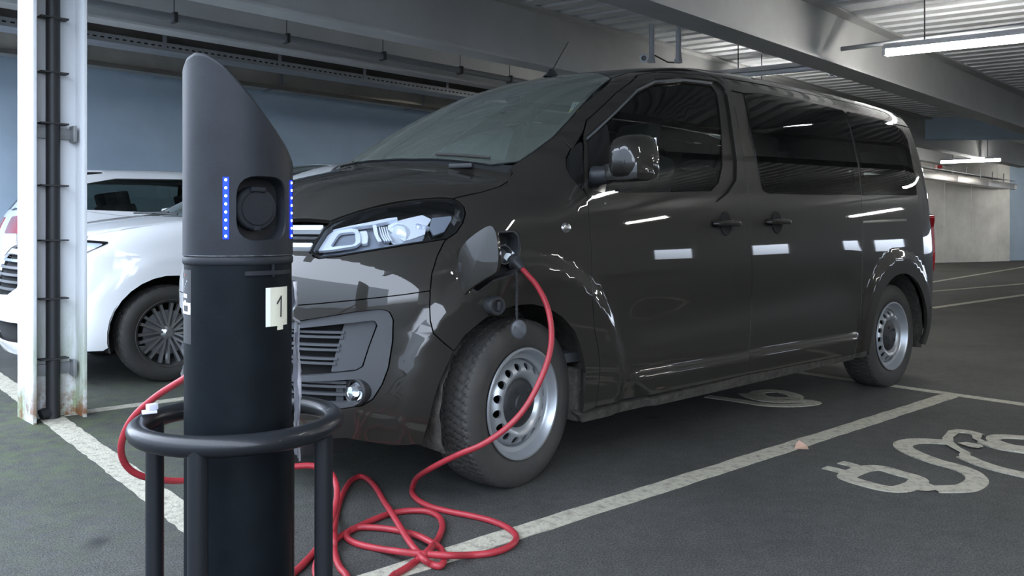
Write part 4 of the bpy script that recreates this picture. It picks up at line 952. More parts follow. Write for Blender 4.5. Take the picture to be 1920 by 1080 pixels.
def steel_rim(rr=.2205):
    # disc face with round vent holes, seen from +Y; lathe about Y
    A_ = Matrix.Rotation(-PI/2, 4, 'X')          # local z -> y
    n = 96; lip = [(rr, .060), (rr+.006, .066), (rr+.004, .072), (rr-.004, .072), (rr-.012, .062), (rr-.016, .040), (rr-.022, .032), (rr-.040, .030), (rr-.043, .022), (rr-.0445, .005)]
    V = []; F_ = []
    outer = .176
    def depth(r): return float(tab(np.array([r]), [(0, .04), (.10, .040), (.108, .050), (.120, .058), (.150, .052), (.165, .036), (.176, .012)])[0])
    c = np.array([[outer*math.cos(t), outer*math.sin(t)] for t in np.linspace(0, 2*PI, 97)[:-1]])
    hub = np.array([[.100*math.cos(t), .100*math.sin(t)] for t in np.linspace(0, 2*PI, 49)[:-1]])
    hs = [hub]
    for k in range(16):
        a = 2*PI*k/16; cx, cy = .148*math.cos(a), .148*math.sin(a); hs.append(np.array([[cx+.0150*math.cos(t)*math.cos(a)-.0170*math.sin(t)*math.sin(a), cy+.0150*math.cos(t)*math.sin(a)+.0170*math.sin(t)*math.cos(a)] for t in np.linspace(0, 2*PI, 17)[:-1]]))
    V2, Fc, loops = triangulate(c, hs, .011)
    V = [(p[0], p[1], depth(math.hypot(*p))) for p in V2]; Fs_ = [tuple(f) for f in Fc]
    mb = MB(); mb.add([A_ @ Vector(v) for v in V], Fs_)
    for L_ in loops[2:]:
        k = len(mb.v); q = [V[i] for i in L_]; mb.add([A_ @ Vector(v) for v in q]+[A_ @ Vector((v[0], v[1], v[2]-.012)) for v in q], [(i, (i+1) % len(q), len(q)+(i+1) % len(q), len(q)+i) for i in range(len(q))])
    mb.lathe(lip, n, A_)
    return mb
TV, TF = tyre_mesh(.343, .215, .222)
A_Y = Matrix.Rotation(-PI/2, 4, 'X')
tyre_me = None; rim_me = None
def van_wheel(x, sg, steer=0., zc=.335):
    global tyre_me, rim_me
    if tyre_me is None:
        o = mesh_obj('wheel', TV, TF, M['rubber'], van, auto=30); tyre_me = o.data
        rm = steel_rim().build('rim', M['steel'], o, auto=30); rim_me = rm.data
    else:
        o = bpy.data.objects.new('wheel', tyre_me); COL.objects.link(o); o.parent = van; rm = bpy.data.objects.new('rim', rim_me); COL.objects.link(rm); rm.parent = o
    o.location = (x, sg*.81, zc); o.rotation_euler = (0, random.uniform(0, .3), (0 if sg > 0 else PI)+steer)
    rm.location = (0, .035, 0)
    MB().lathe([(0, .094), (.035, .094), (.040, .089), (.070, .088), (.092, .083), (.103, .072), (.105, .055)], 48, A_Y).build('hub_cap', M['black_plastic'], o)
    for k in range(5): MB().lathe([(0, .096), (.008, .095), (.010, .08)], 8, A_Y @ Matrix.Translation((.062*math.cos(2*PI*k/5), .058*math.sin(2*PI*k/5), 0))).build('wheel_bolt', M['black_plastic'], o)
    MB().lathe([(0, -.03), (.15, -.03), (.15, -.045), (.0, -.045)], 32, A_Y).build('brake_disc', M['cavity'], o)
    MB().lathe([(.205, .07), (.200, .03), (.195, -.09)], 48, A_Y).build('rim_barrel', M['galv'], o)
ST = math.radians(9.6)
van_wheel(0, 1, ST); van_wheel(-3.275, 1); van_wheel(0, -1, ST); van_wheel(-3.275, -1)
# ------------------------------------------------------------ charging post
PC = Vector((-.598, 1.815, 0)); pf = Vector((.313, -.9498, 0)).normalized(); pr = Vector((-pf.y, pf.x, 0))
def pdir(a): return pf*math.cos(a)+pr*math.sin(a)
post = empty('charging_post', 'dark charging post with blue light strips and a number 1 label', 'charging post', PC)
RH = .1147
cutp = [(-.1147, 1.380), (-.106, 1.397), (-.090, 1.404), (-.07, 1.399), (-.045, 1.383), (-.02, 1.358), (.01, 1.324), (.04, 1.286), (.07, 1.248), (.095, 1.214), (.1147, 1.184)]
def zcut(u): return float(np.interp(u, [c[0] for c in cutp], [c[1] for c in cutp]))
AX = math.radians(93)
def head_shell():
    N = 96; top = [(RH*t, zcut(RH*math.cos(t-AX))-.004) for t in np.linspace(-PI, PI, N+1)]
    lo = .985; outer = np.array([(-RH*PI, lo)]+[(x, lo) for x in np.linspace(-RH*PI, RH*PI, 60)[1:-1]]+[(RH*PI, lo)]+[p for p in top[::-1]])
    a0, hw, hh_, zc = math.radians(27.5), RH*math.radians(30), .068, 1.083
    hole = resample(fillet(np.array([(RH*a0-hw, zc-hh_), (RH*a0+hw, zc-hh_), (RH*a0+hw, zc+hh_), (RH*a0-hw, zc+hh_)]), .045), .006)
    V2, Fc, lp = triangulate(clean(outer), [hole], .011)
    P = [pdir(v[0]/RH)*RH+Vector((0, 0, v[1])) for v in V2]; mb = MB(); mb.add(P, [tuple(f) for f in Fc])
    d0 = pdir(a0); L = lp[1]; q = [P[i] for i in L]; n = len(q)
    q1 = [p-(p-Vector((0, 0, p.z))).normalized()*.004+(Vector((d0.x*0, d0.y*0, zc))-Vector((0, 0, p.z)))*.03 for p in q]
    q2 = []
    for p in q1: c = p.dot(d0); q2.append(p-d0*(c-(RH-.052))+(-pr*0))
    mb.add(q+q1+q2, [(r*n+i, r*n+(i+1) % n, (r+1)*n+(i+1) % n, (r+1)*n+i) for r in range(2) for i in range(n)]); 
    # domed top following the curved cut
    rings = []
    for s_, dz in ((1., -.004), (.992, .0), (.97, .003), (.93, .0035), (.7, .0035), (.4, .0035), (.1, .0035)):
        rings.append([pdir(t)*(RH*s_)+Vector((0, 0, zcut(RH*s_*math.cos(t-AX))+dz)) for t in np.linspace(-PI, PI, N+1)[:-1]])
    k = [p for r in rings for p in r]; mb.add(k, [(r*N+i, r*N+(i+1) % N, (r+1)*N+(i+1) % N, (r+1)*N+i) for r in range(len(rings)-1) for i in range(N)]+[tuple(range((len(rings)-1)*N, len(rings)*N))])
    return mb, q2, d0, zc
hs_, back, d0, zc0 = head_shell()
hd = hs_.build('head', M['post'], post, auto=30)
mesh_obj('socket_recess', back, [tuple(range(len(back)))], M['post_dark'], hd, smooth=False)
sc = d0*(RH-.052)+Vector((0, 0, zc0+.001))-pr*.004; Mx = local_frame(sc, d0)
lid = MB(); lid.lathe([(.047, 0), (.047, .022), (.044, .026), (.036, .027), (.0355, .0255), (.035, .029), (0, .030)], 40, Mx)
lid.box(Mx @ Vector((0, .040, .024)), (.034, .010, .02), R=Mx.to_3x3(), bev=.002); lid.box(Mx @ Vector((0, -.042, .025)), (.016, .010, .008), R=Mx.to_3x3(), bev=.002)
lid.build('socket_lid', M['post'], hd, auto=25)
def patch(name, a0, a1, z0, z1, r, m, parent, th=.001, n=10, wob=0.):
    V = []
    for z in (z0, z1):
        for k in range(n+1): V.append(pdir(math.radians(lerp(a0, a1, k/n)))*(r+random.uniform(0, wob))+Vector((0, 0, z)))
    Vi = [v-(v-Vector((0, 0, v.z))).normalized()*th for v in V]; c = n+1; Fc = []
    for k in range(n): Fc += [(k, k+1, c+k+1, c+k), (k, 2*c+k, 2*c+k+1, k+1), (c+k, c+k+1, 3*c+k+1, 3*c+k)]
    Fc += [(0, c, 3*c, 2*c), (n, 2*c+n, 3*c+n, c+n)]
    return mesh_obj(name, V+Vi, Fc, m, parent, smooth=False)
for a in (-12.6, 70.5):
    patch('light_strip', a-3.0, a+3.0, 1.020, 1.147, RH+.0012, M['led'], hd, n=4)
    for k in range(8):
        z = 1.026+k*.0165; p = pdir(math.radians(a))*(RH+.001)+Vector((0, 0, z)); MB().lathe([(0, .003), (.0022, .0022), (.003, 0)], 10, local_frame(p, pdir(math.radians(a)))).build('led', M['led_core'], hd)
dust_haze = mat('dusty_black', (.12, .13, .14), .8, bump=.3, bscale=90, var=.75, vscale=40, col2=(.02, .021, .023))
MB().lathe([(.1125, .986), (.1155, .986), (.1158, .9845), (.1128, .983)], 96, None).build('collar_rim', dust_haze, post)
MB().lathe([(.1128, .983), (.1152, .979), (.1152, .970), (.1135, .966), (.1120, .965)], 96, None).build('collar', M['post'], post)
MB().lathe([(.1120, .966), (.1120, .45), (.1120, .0)], 96).build('tube', mat('charger_tube', (.005, .007, .009), .5, spec=.10, bump=.05, bscale=150, var=.3, vscale=15), post)
patch('hinge_plate', 6, 68, .944, .953, .1155, M['post'], post, th=.004); patch('hinge_plate', 36, 38, .940, .966, .1162, M['post'], post, th=.004, n=2)
lb = patch('number_label', 28.5, 61.5, .835, .917, .1130, M['paper'], post, n=10)
def on_label(a, z, r=.1136): return pdir(math.radians(a))*r+Vector((0, 0, z))
nb = MB()
def lstroke(a, z, a2, z2, w_):
    dx, dz = (a2-a)*RH*PI/180, z2-z; L_ = math.hypot(dx, dz); nx, nz = -dz/L_*w_/2/(RH*PI/180), dx/L_*w_/2
    nb.add([on_label(a+nx, z+nz), on_label(a-nx, z-nz), on_label(a2-nx, z2-nz), on_label(a2+nx, z2+nz)], [(0, 1, 2, 3)])
lstroke(48.8, .853, 49.5, .8985, .0045); lstroke(49.8, .8975, 42.8, .8815, .0042)
nb.build('numeral', M['ink'], lb, smooth=False)
lw = patch('label_edge', 28.5, 34, .8352, .9168, .1133, M['white_print'], lb, n=3)
tp_ = patch('tape_end', 44, 53, .826, .836, .1129, M['paper'], lb, n=3)
dl = patch('side_label', -88, -57, .80, .955, .1125, M['black_plastic'], post, n=8)
for a0, a1, z0, z1 in ((-78, -74, .896, .904), (-72, -67, .896, .904), (-76, -70, .884, .890)): patch('label_mark', a0, a1, z0, z1, .1132, M['white_print'], dl, n=2)
for a0, a1, z0, z1 in ((-86, -58, .880, .886), (-86, -58, .862, .867), (-86, -80, .862, .886), (-63, -58, .862, .886)): patch('label_mark', a0, a1, z0, z1, .1134, M['white_print'], dl, n=4)
patch('label_mark', -74, -71, .942, .946, .1133, M['red_lens'], dl, n=2)
for k in range(5): patch('label_mark', -80+k*3, -79+k*3.4, .905+k*.006, .909+k*.006, .1132, M['conduit'], dl, n=2)
# film of clear plastic hanging on the right of the post
V = []; nz_, na = 44, 7; r2 = random.Random(3)
for i in range(nz_+1):
    z = .925-.40*i/nz_; wv = .5+.5*math.sin(i*.55)+.4*math.sin(i*1.7+1)
    for j in range(na+1):
        a = math.radians(lerp(76, 112, j/na)); r = .1165+.007*abs(math.sin(i*.13+j*.9))+.002*r2.random()+(.007 if z < .84 else 0)*(1+.3*math.sin(i*.3))
        if .835 < z < .865: r = .116+.002*r2.random()
        V.append(pdir(a)*r+Vector((0, 0, z)))
fm = mesh_obj('plastic_film', V, [(i*(na+1)+j, i*(na+1)+j+1, (i+1)*(na+1)+j+1, (i+1)*(na+1)+j) for i in range(nz_) for j in range(na)], M['plastic_film'], None, smooth=True)
for v in fm.data.vertices: v.co += PC
tag(fm, 'crumpled clear plastic film stuck down the right side of the post', 'plastic film')
# hoop guard
hoop = empty('hoop_guard', 'black tubular hoop guard on legs around the charging post', 'guard rail', PC)
MB().tube([(.204*math.cos(2*PI*k/72), .204*math.sin(2*PI*k/72), .617) for k in range(72)], .0215, 20, closed=True).build('hoop', M['ring'], hoop)
for x, y in ((-.199, .035), (.196, -.045), (-.012, -.205), (.05, .198)):
    MB().tube([(x, y, 0), (x, y, .30), (x, y, .612)], .0195, 20).build('leg', M['ring'], hoop)
c = at_depth(280, 787, 1.80); c[2] = .648
cl = MB(); cl.box((c[0], c[1], c[2]-.004), (.030, .020, .006), rz=.5, bev=.001).box((c[0]+.004, c[1]+.004, c[2]+.006), (.022, .016, .014), rz=.9, bev=.003)
tag(cl.build('plastic_clip', M['plastic_film']), 'small clear plastic clip lying on the left of the black hoop', 'clip')

# ------------------------------------------------------------ red charging cable
RC = .0108
def G(px, py, z=RC): return at_height(px, py, z)
def c3(L, z=None): return [G(520+x/4, 840+y/4, RC if z is None else z) for x, y in L]
pts = [at_depth(450, 640, 2.00), at_depth(400, 672, 2.3), at_depth(350, 707, 2.5), at_depth(292, 744, 2.58), at_depth(248, 785, 2.62), at_depth(228, 830, 2.64), at_depth(232, 865, 2.68), at_depth(255, 888, 2.72), at_depth(296, 899, 2.78), at_depth(350, 901, 2.85),
       at_depth(440, 888, 2.95), at_depth(548, 875, 3.0), at_depth(588, 874, 3.02), at_depth(618, 885, 3.02), at_depth(631, 912, 2.95), at_depth(630, 945, 2.85), at_depth(622, 972, 2.75), G(606, 1008, .03), G(590, 1034), G(568, 1058), G(540, 1090), G(540, 1150), G(610, 1190), G(690, 1130), G(735, 1082)]
pts += c3([(900, 940), (980, 893), (1045, 845)])+c3([(1100, 800), (1150, 750)], .032)+c3([(1200, 690), (1228, 630), (1238, 575), (1210, 515), (1130, 477), (1020, 470), (920, 478)])+c3([(830, 497), (730, 535), (640, 575), (540, 625), (455, 675)])
pts += [G(618, 1022), G(600, 1040), G(592, 1075), G(620, 1120), G(660, 1110)]
pts += [G(650, 1080)]+c3([(475, 905), (445, 840), (428, 760)])+c3([(426, 690), (430, 600)], .033)+c3([(448, 480), (480, 370), (520, 290), (560, 240), (620, 213), (680, 235), (740, 300), (800, 400)])+c3([(850, 475), (905, 565), (960, 655), (1010, 730)], .034)+c3([(1060, 788), (1100, 835)], .028)+c3([(1150, 870), (1210, 886), (1245, 860), (1250, 810), (1220, 750)])+c3([(1160, 712), (1070, 665)], .028)+c3([(980, 637), (850, 610), (700, 596), (600, 598), (545, 620), (518, 655), (540, 690), (620, 725), (760, 755)])+c3([(900, 775), (1040, 790), (1160, 800), (1300, 806)], .030)+c3([(1450, 803), (1600, 788), (1720, 750), (1785, 700), (1785, 650), (1720, 595), (1600, 545), (1450, 508), (1280, 475), (1150, 440), (1060, 395), (1015, 345), (1012, 300)])
pts += [at_depth(782, 896, 3.24), at_depth(812, 876, 3.08), at_depth(860, 852, 2.97), at_depth(905, 833, 2.94), at_depth(950, 802, 2.95), at_depth(985, 764, 2.97), at_depth(1012, 715, 3.0), at_depth(1030, 665, 3.04), at_depth(1034, 620, 3.09), at_depth(1026, 575, 3.14), at_depth(1008, 538, 3.19), at_depth(988, 514, 3.23), at_depth(978, 503, 3.26)]
cab = empty('charging_cable', 'red charging cable looping over the floor to the plug in the van', 'cable', Vector((pts[30][0], pts[30][1], 0)))
cb0 = MB(); cb0.tube([tuple(p-np.array([pts[30][0], pts[30][1], 0])) for p in catmull(pts, False, 8)], RC, 14); cb0.build('cord', M['cable'], cab, auto=60)
off_ = np.array([pts[30][0], pts[30][1], 0])
e0 = np.array(pts[-1]); e1 = np.array(at_depth(938, 463, 3.40)); dv = (e1-e0)/np.linalg.norm(e1-e0); Lh = np.linalg.norm(e1-e0)
def seg_(t): return tuple(e0+dv*Lh*t-off_)
MB().tube([seg_(-.06), seg_(.02), seg_(.10), seg_(.22), seg_(.24), seg_(.34)], [.013, .018, .022, .026, .033, .034], 20).build('plug_collar', M['black_plastic'], cab)
MB().tube([seg_(.30), seg_(.34), seg_(.95), seg_(1.0)], [.028, .031, .031, .028], 20).build('plug_handle', M['black_plastic'], cab)
up_ = Vector((0, 0, 1)); dvv = Vector(dv); side_ = dvv.cross(Vector(ray(950, 480)).normalized()).normalized()
toc = (Vector((0, 0, CAM_H))-Vector(e0)).normalized(); toc = (toc-dvv*toc.dot(dvv)).normalized()
Rm = Matrix((dvv, side_, toc)).transposed()
MB().box(Vector(seg_(.66))+toc*.022, (Lh*.62, .046, .024), R=Rm, bev=.006).build('plug_shell', mat('plug_silver', (.62, .66, .68), .35), cab)
s2 = Vector(e1)-Vector(off_); inn = Vector((-math.cos(PSI), math.sin(PSI), 0)); MB().tube([s2-inn*.02, s2+inn*.10], .028, 18).build('plug_nose', M['black_plastic'], cab)
# ------------------------------------------------------------ white cars
def car_F(wb, top, hgt, wid, xf0, xr0, side0, ps):
    def f(x, l, z):
        W = tab(z, [(.1, side0*.92), (.3, side0*.985), (.55, side0), (.8, side0), (.95, side0*.985), (1.05, side0*.955), (1.3, side0*.86), (1.5, side0*.75), (1.75, side0*.62)])
        for xc in (0., -wb): rad = np.sqrt((x-xc)**2+(z-.34)**2); W = W+.015*sstep(-rad, -.56, -.48)
        W = W+.008*np.exp(-((z-.88)/.05)**2)
        xf = tab(z, [(.1, xf0-.12), (.25, xf0-.02), (.5, xf0), (.75, xf0-.03), (.92, xf0-.10), (1.05, xf0-.22), (1.3, xf0-.5)])
        p = 2.6; xs = -.1; A = xf-xs; q = np.maximum(x-xs, 0)/A
        front = (np.power(np.power(q, p)+np.power(l/W, p)+1e-12, 1/p)-1)*W
        s = np.where(x > xs, front, l-W)
        xr = tab(z, [(.2, xr0-.08), (.5, xr0), (.9, xr0), (1.1, xr0-.06), (1.4, xr0-.25), (1.65, xr0-.48)]); x2 = -(wb+.1); A2 = xr+x2
        q2 = np.maximum(x2-x, 0)/A2; rear = (np.power(np.power(q2, 4)+np.power(l/W, 4)+1e-12, .25)-1)*W
        s = np.where(x < x2, rear, s)
        Th = tab(x, [(-1., hgt+.14), (-.4, hgt+.06), (0, hgt+.02), (.4, hgt-.05), (.65, hgt-.13), (.80, hgt-.24), (.95, hgt-.45)])-.06*(l/.8)**2
        sx = x+.28*(l/.7)**2
        Tw = tab(sx, [(-2.0, top+.18), (-1.5, top+.06), (-1.1, top-.07), (-.6, top-.27), (-.15, hgt+.0), (.3, hgt-.27)])
        Tr = tab(x, [(-wb-1, top-.16), (-wb-.5, top-.06), (-wb+.3, top-.01), (-1.8, top), (-1.3, top-.01), (-.6, top-.10)])-.05*(l/.7)**2
        T = smin(smax(Th, Tw, .03), Tr, .12); return smax(s, (z-T)*.9, .10)
    return f
def hatch(root_name, label, loc, rot, wb, top, hgt, side0, xf0, xr0, windows, near, spokes=10):
    car = empty(root_name, label, 'car', loc, rot); Bc = Body(car_F(wb, top, hgt, None, xf0, xr0, side0, None), tuple(loc), rot, fax=-.3, rax=-wb+.3); WP = M['paint_white']
    def pn_(name, pts, mode='side', m=WP, mirror=True, **k): return panel(Bc, name, pts, mode, m, car, mirror=car if mirror else False, **k)
    arc = lambda xc: [(xc+.385*math.cos(t), .34+.385*math.sin(t)) for t in np.linspace(-.2, PI+.2, 18)]
    zb = lambda x: hgt-.02-.0*x
    xe = xf0-.33; seam = [(xe, .60), (xe+.02, .78)]
    belt = [(-wb-.55, hgt+.02), (-wb+.2, hgt-.03), (-1.2, hgt-.06), (-.45, hgt-.05)]
    # side: fender, doors, quarter
    fr = -.52; 
    fend = [(xe-.03, .24), (xe-.01, .60), (xe+.02, .80), (xe-.05, hgt-.17)]
    fd = cat3(Bc.S(fend), Bc.T([(xf0-.42, .665), (.3, .745), (0, .77), (-.30, .76)]), Bc.S([(-.40, hgt+.01), (fr, hgt-.055), (fr, .22)]+[(-.40, .235)]+[p for p in arc(0)[::-1]]+[(.41, .24)]))
    pn_('front_fender', fd, r=.006, h=.05)
    md = -wb*.53; rd = -wb+.42
    zt_ = top-.13
    pn_('front_door', Bc.S([(fr, .22), (fr, hgt-.055), (md, hgt-.05), (md, .22)]), r=.01, h=.06)
    pn_('rear_door', Bc.S([(md, .22), (md, hgt-.05), (rd-.2, hgt-.04), (rd-.05, .8), (rd, .6), (rd+.08, .22)]), r=.01, h=.06)
    q = Bc.S([(rd+.08, .22), (rd, .6), (rd-.05, .8), (rd-.2, hgt-.04), (-wb-.35, hgt+.03), (-xr0+.12, hgt+.0), (-xr0+.07, .75), (-xr0+.09, .3), (-xr0+.2, .24)]+arc(-wb)[::-1])
    pn_('rear_quarter', q, r=.006, h=.06)
    # greenhouse
    win = Bc.S([(-.62, hgt+.00), (-.80, hgt+.12), (-1.30, zt_+.0), (-1.8, zt_+.02), (-wb+.1, zt_), (-wb-.25, zt_-.08), (-wb-.42, hgt+.12), (-wb-.30, hgt+.03), (md, hgt-.01)])
    pil = Bc.S([(fr, hgt-.055), (-.40, hgt+.01), (-.62, hgt+.10), (-1.25, top-.085), (-1.8, top-.06), (-wb, top-.08), (-wb-.4, top-.14), (-wb-.62, hgt+.2), (-xr0+.12, hgt+.0), (-wb-.35, hgt+.03), (rd-.2, hgt-.04), (md, hgt-.05)])
    if windows is not None: win = Bc.H(windows[0]); win[:, 1] = np.abs(win[:, 1])
    pn_('pillar_frame', pil, holes=[win], r=.004, hr=.02, h=.05)
    pn_('side_window', win, m=M['glass_side'], off=-.006, gap=-.002, r=.02, flange=0, h=.1)
    bp = Bc.S([(md-.03, hgt-.02), (md+.05, hgt-.02), (md+.0, zt_+.02), (md-.07, zt_+.02)]); pn_('window_pillar', bp, m=M['black_gloss'], off=-.003, r=0, gap=0, flange=.01)
    wsb = [(.02, 0), (-.02, .25), (-.10, .45), (-.22, .62)]
    wst = [(-1.42, .50), (-1.38, .25), (-1.36, 0)]
    ws_ = Bc.T([(-.02, 0), (-.06, .25), (-.15, .45), (-.27, .62), (-.62, .60), (-1.1, .55)]+wst)
    panel(Bc, 'windscreen', ws_, 'top', M['glass_wind'], car, sym='join', flange=0, r=.02, h=.09)
    rf = Bc.T([(-1.37, 0), (-1.39, .25), (-1.43, .51), (-1.8, .545), (-wb, .53), (-wb-.4, .48), (-wb-.45, 0)]); panel(Bc, 'roof', rf, 'top', WP, car, sym='join', r=.01, h=.08)
    ed = Bc.T([(-.27, .62), (-.62, .60), (-1.1, .55), (-1.42, .505), (-1.8, .545), (-wb, .53), (-wb, .60), (-1.8, .615), (-1.35, .60), (-.9, .665), (-.60, .69), (-.40, .70)]); pn_('roof_edge', ed, 'top', r=.0, h=.05)
    hood = Bc.T([(xf0-.16, 0), (xf0-.19, .25), (xf0-.27, .5), (xf0-.40, .66), (.3, .745), (0, .77), (-.30, .76), (-.25, .62), (-.12, .45), (-.03, .25), (.01, 0)]); panel(Bc, 'bonnet', hood, 'top', WP, car, sym='join', r=.008, h=.06)
    panel(Bc, 'scuttle', Bc.T([(.02, 0), (-.02, .25), (-.11, .45), (-.24, .62), (-.29, .62), (-.17, .45), (-.08, .25), (-.04, 0)]), 'top', M['black_plastic'], car, off=-.015, gap=-.01, sym='join', r=0, flange=0)
    for y in (.35, -.2): a_ = Bc.T([(-.10+.0, y)])[0]; b_ = Bc.T([(-.16, y+.55 if y < 0 else y+.2)])[0]; MB().tube([tuple(a_+np.array([.02, 0, .02])), tuple(b_+np.array([0, 0, .02]))], .008, 6).build('wiper', M['black_plastic'], car)
    # nose
    th = lambda x, z: Bc.par(Bc.S([(x, z)]), 'front')[0]; cz = lambda t, z: Bc.to3d(np.array([[t, z]]), 'front')
    e1 = th(xe, .60)[0]; e0 = th(xe+.02, .80)[0]; eb = th(xe-.02, .24)[0]
    hlp_ = [(e0+.03, hgt-.175), (e0+.01, hgt-.20), (.60, hgt-.30), (.44, hgt-.31), (.36, hgt-.27), (.38, hgt-.215), (.55, hgt-.185)]
    hl_ = cat3(Bc.S([(.36, .955)]), Bc.to3d(np.array([(p[0], p[1]) for p in hlp_[2:]]), 'front')); hl_ = cat3(hl_, Bc.S([(.56, .975)])); hl_ = cat3(hl_[:1], Bc.S([(.50, .885)]), hl_[1:])
    gr = cat3(cz(0, hgt-.25), cz(.30, hgt-.255), cz(.355, hgt-.30), cz(.33, hgt-.47), cz(.22, hgt-.52), cz(0, hgt-.53))
    lg = cat3(cz(0, .42), cz(.35, .42), cz(.42, .36), cz(.38, .28), cz(0, .27))
    bmp = cat3(cz(0, hgt-.215), cz(.28, hgt-.215), cz(.40, hgt-.2), Bc.to3d(np.array([(.55, hgt-.17), (e0, hgt-.155)]), 'front'), Bc.S([(xe+.02, .80), (xe-.01, .60), (xe-.03, .24)]), cz(.5, .2), cz(0, .19))
    panel(Bc, 'front_bumper', bmp, 'front', WP, car, holes=[gr, lg], sym='join', r=.01, hr=.02, h=.05)
    for g_ in (gr, lg): panel(Bc, 'grille_back', g_, 'front', M['cavity'], car, sym='join', off=-.04, gap=-.02, flange=0)
    for k in range(5):
        z = hgt-.29-.048*k; panel(Bc, 'grille_bar', Bc.to3d(np.array([(0, z+.009), (.34, z+.009), (.34, z-.009), (0, z-.009)]), 'front'), 'front', M['satin_chrome'] if k in (0,) else M['grey_plastic'], car, sym='join', off=-.008, r=.002, gap=0, flange=.02)
    hx_ = panel(Bc, 'headlight', hl_, 'front', M['lamp_silver'], car, off=.002, mirror=car, gap=.004, flange=0)
    panel(Bc, 'headlight_rim', hl_, 'front', M['black_gloss'], car, off=.004, mirror=car, gap=-.001, r=.01, holes=[hl_.mean(0)+(hl_-hl_.mean(0))*np.array([.93, .93, .82])], flange=.04)
    panel(Bc, 'headlight_lens', hl_, 'front', M['glass_clear'], car, off=.006, mirror=car, gap=.004, flange=0)
    # tail
    tt = Bc.S([(-xr0+.12, hgt), (-xr0+.07, .75), (-xr0+.09, .3)]); tl = cat3(Bc.to3d(np.array([(0, top-.12), (.25, top-.12), (.36, top-.18)]), 'rear'), Bc.S([(-wb-.62, hgt+.2)]), tt, Bc.to3d(np.array([(.3, .22), (0, .22)]), 'rear'))
    rw = Bc.to3d(np.array([(0, top-.18), (.25, top-.19), (.38, hgt+.22), (.42, hgt+.05), (0, hgt+.03)]), 'rear')
    panel(Bc, 'tailgate', tl, 'rear', WP, car, holes=[rw], sym='join', r=.01, h=.06); panel(Bc, 'rear_window', rw, 'rear', M['glass_dark'], car, sym='join', gap=-.005, flange=0, h=.1)
    tq = Bc.par(tt, 'rear')[0][0]
    tlamp = cat3(Bc.S([(-xr0+.28, hgt-.02), (-xr0+.17, hgt-.16), (-xr0+.10, hgt-.20)]), Bc.to3d(np.array([(tq-.22, hgt-.20), (tq-.22, hgt-.04)]), 'rear'))
    panel(Bc, 'tail_lamp', tlamp, 'rear', M['red_lens'], car, off=.008, mirror=car, r=.02, gap=0, flange=.02)
    # running gear
    for xc in (0, -wb):
        for sg in (1, -1):
            o = bpy.data.objects.new('wheel', CT); COL.objects.link(o); o.parent = car; o.location = (xc, sg*(side0-.11), .33); o.rotation_euler = (0, .12, 0 if sg > 0 else PI)
            for nm, me in (('rim', CRm), ('brake_disc', CBd)): c = bpy.data.objects.new(nm, me); COL.objects.link(c); c.parent = o
            for k in range(spokes): c = bpy.data.objects.new('spoke', CSp); COL.objects.link(c); c.parent = o; c.rotation_euler = (0, 2*PI*k/spokes, 0)
            mb = MB(); n = 20; V = [(xc-.395*math.cos(t), sg*y, .34+.395*math.sin(t)) for t in np.linspace(-.3, PI+.3, n+1) for y in (side0-.03, side0-.30)]
            mb.add(V, [(2*i, 2*i+1, 2*i+3, 2*i+2) for i in range(n)]); mb.add([(xc-.395*math.cos(t), sg*(side0-.30), .34+.395*math.sin(t)) for t in np.linspace(-.3, PI+.3, n+1)], [tuple(range(n+1))]); mb.build('arch_liner', M['cavity'], car)
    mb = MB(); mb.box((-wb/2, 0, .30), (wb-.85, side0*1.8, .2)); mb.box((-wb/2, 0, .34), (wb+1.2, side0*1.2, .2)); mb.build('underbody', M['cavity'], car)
    MB().box((-wb/2-.2, 0, .60), (wb-.4, side0*1.7, .3)).build('cabin_floor', M['interior'], car); MB().box((-.42, 0, hgt-.14), (.5, 1.3, .16), bev=.04).build('dashboard', M['interior'], car)
    for x, y in ((-1.15, -.36), (-1.15, .36), (-2.0, -.4), (-2.0, 0), (-2.0, .4)):
        b = MB(); R_ = Matrix.Rotation(-.25, 3, 'Y'); b.box((x, y, .78), (.45, .44, .18), bev=.04); b.box((x-.28, y, 1.05), (.12, .42, .52), bev=.05, R=R_); b.box((x-.36, y, 1.36), (.08, .24, .15), bev=.03, R=R_); b.build('seat', M['seat'], car)
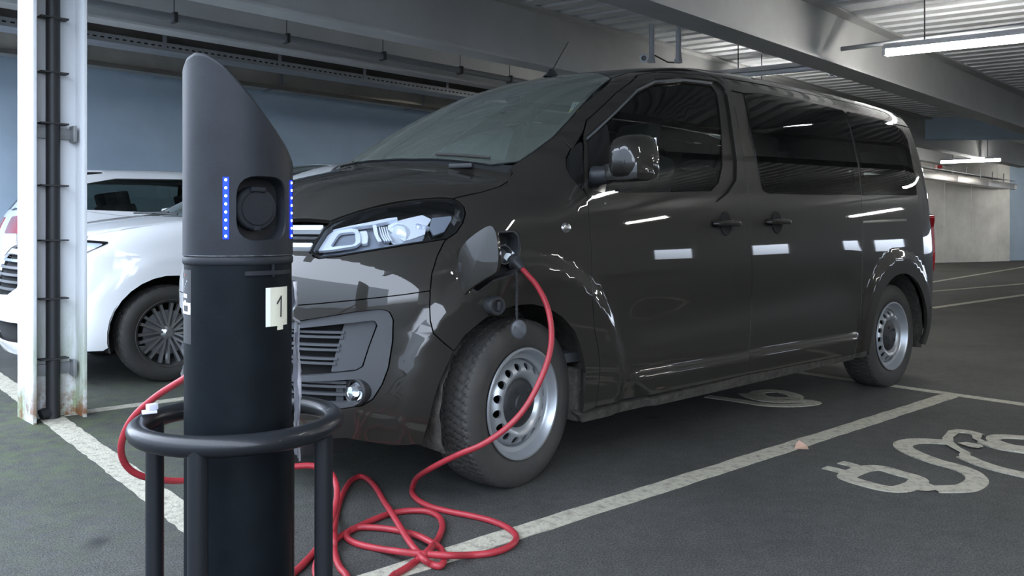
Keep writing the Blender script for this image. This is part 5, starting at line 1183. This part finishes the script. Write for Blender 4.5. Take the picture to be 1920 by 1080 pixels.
    for sg in (1, -1):
        mb = MB(); mb.box((-.62, sg*(side0+.07), hgt+.04), (.14, .20, .15), bev=.045); o = mb.build('door_mirror', WP, car)
        MB().box((-.60, sg*(side0-.05), hgt+.0), (.08, .12, .05), bev=.02).build('mirror_arm', M['black_plastic'], o)
        for x in (md+.15, rd+.05): MB().tube([(x-.09, sg*(side0+.0), hgt-.17), (x-.05, sg*(side0+.035), hgt-.165), (x+.05, sg*(side0+.035), hgt-.165), (x+.09, sg*(side0+.0), hgt-.17)], .012, 8).build('door_handle', WP, car)
    return car, Bc
TV2, TF2 = tyre_mesh(.330, .215, .225, N=160)
o = mesh_obj('wheel', TV2, TF2, M['rubber'], None, auto=30); CT = o.data; bpy.data.objects.remove(o)
AY = Matrix.Rotation(-PI/2, 4, 'X')
o = MB().lathe([(.229, .10), (.232, .095), (.222, .088), (.212, .06), (.205, -.08)], 64, AY).lathe([(0, .07), (.025, .07), (.035, .06), (.05, .045), (.05, .0)], 32, AY).build('rim', M['alloy'], None); CRm = o.data; bpy.data.objects.remove(o)
o = MB().lathe([(0, -.0), (.155, 0), (.155, -.02), (0, -.02)], 32, AY).build('brake_disc', M['galv'], None); CBd = o.data; bpy.data.objects.remove(o)
mb = MB()
for s in (-1, 1):
    a, b = .030, .205; V = [(a, .055, s*.012-.006), (a, .055, s*.012+.006), (b, .088, s*.026+.009), (b, .088, s*.026-.009), (a, .03, s*.012-.008), (a, .03, s*.012+.008), (b, .055, s*.026+.012), (b, .055, s*.026-.012)]
    mb.add(V, [(0, 1, 2, 3), (0, 3, 7, 4), (1, 5, 6, 2), (0, 4, 5, 1), (3, 2, 6, 7), (4, 7, 6, 5)])
o = mb.build('spoke', M['alloy'], None, auto=30); CSp = o.data; bpy.data.objects.remove(o)

locA = bay(.28, -3.27); carA, BA = hatch('white_car', 'white car with alloy wheels parked between the column and the van', locA, VROT, 2.6, 1.62, 1.12, .90, .88, 3.45, None, 1)
locB = bay(-2.70, -6.10); carB, BBc = hatch('white_car', 'white car farther back, its red tail lamp left of the column', locB, VROT+PI, 2.6, 1.68, 1.20, .90, .85, 3.40, None, -1)
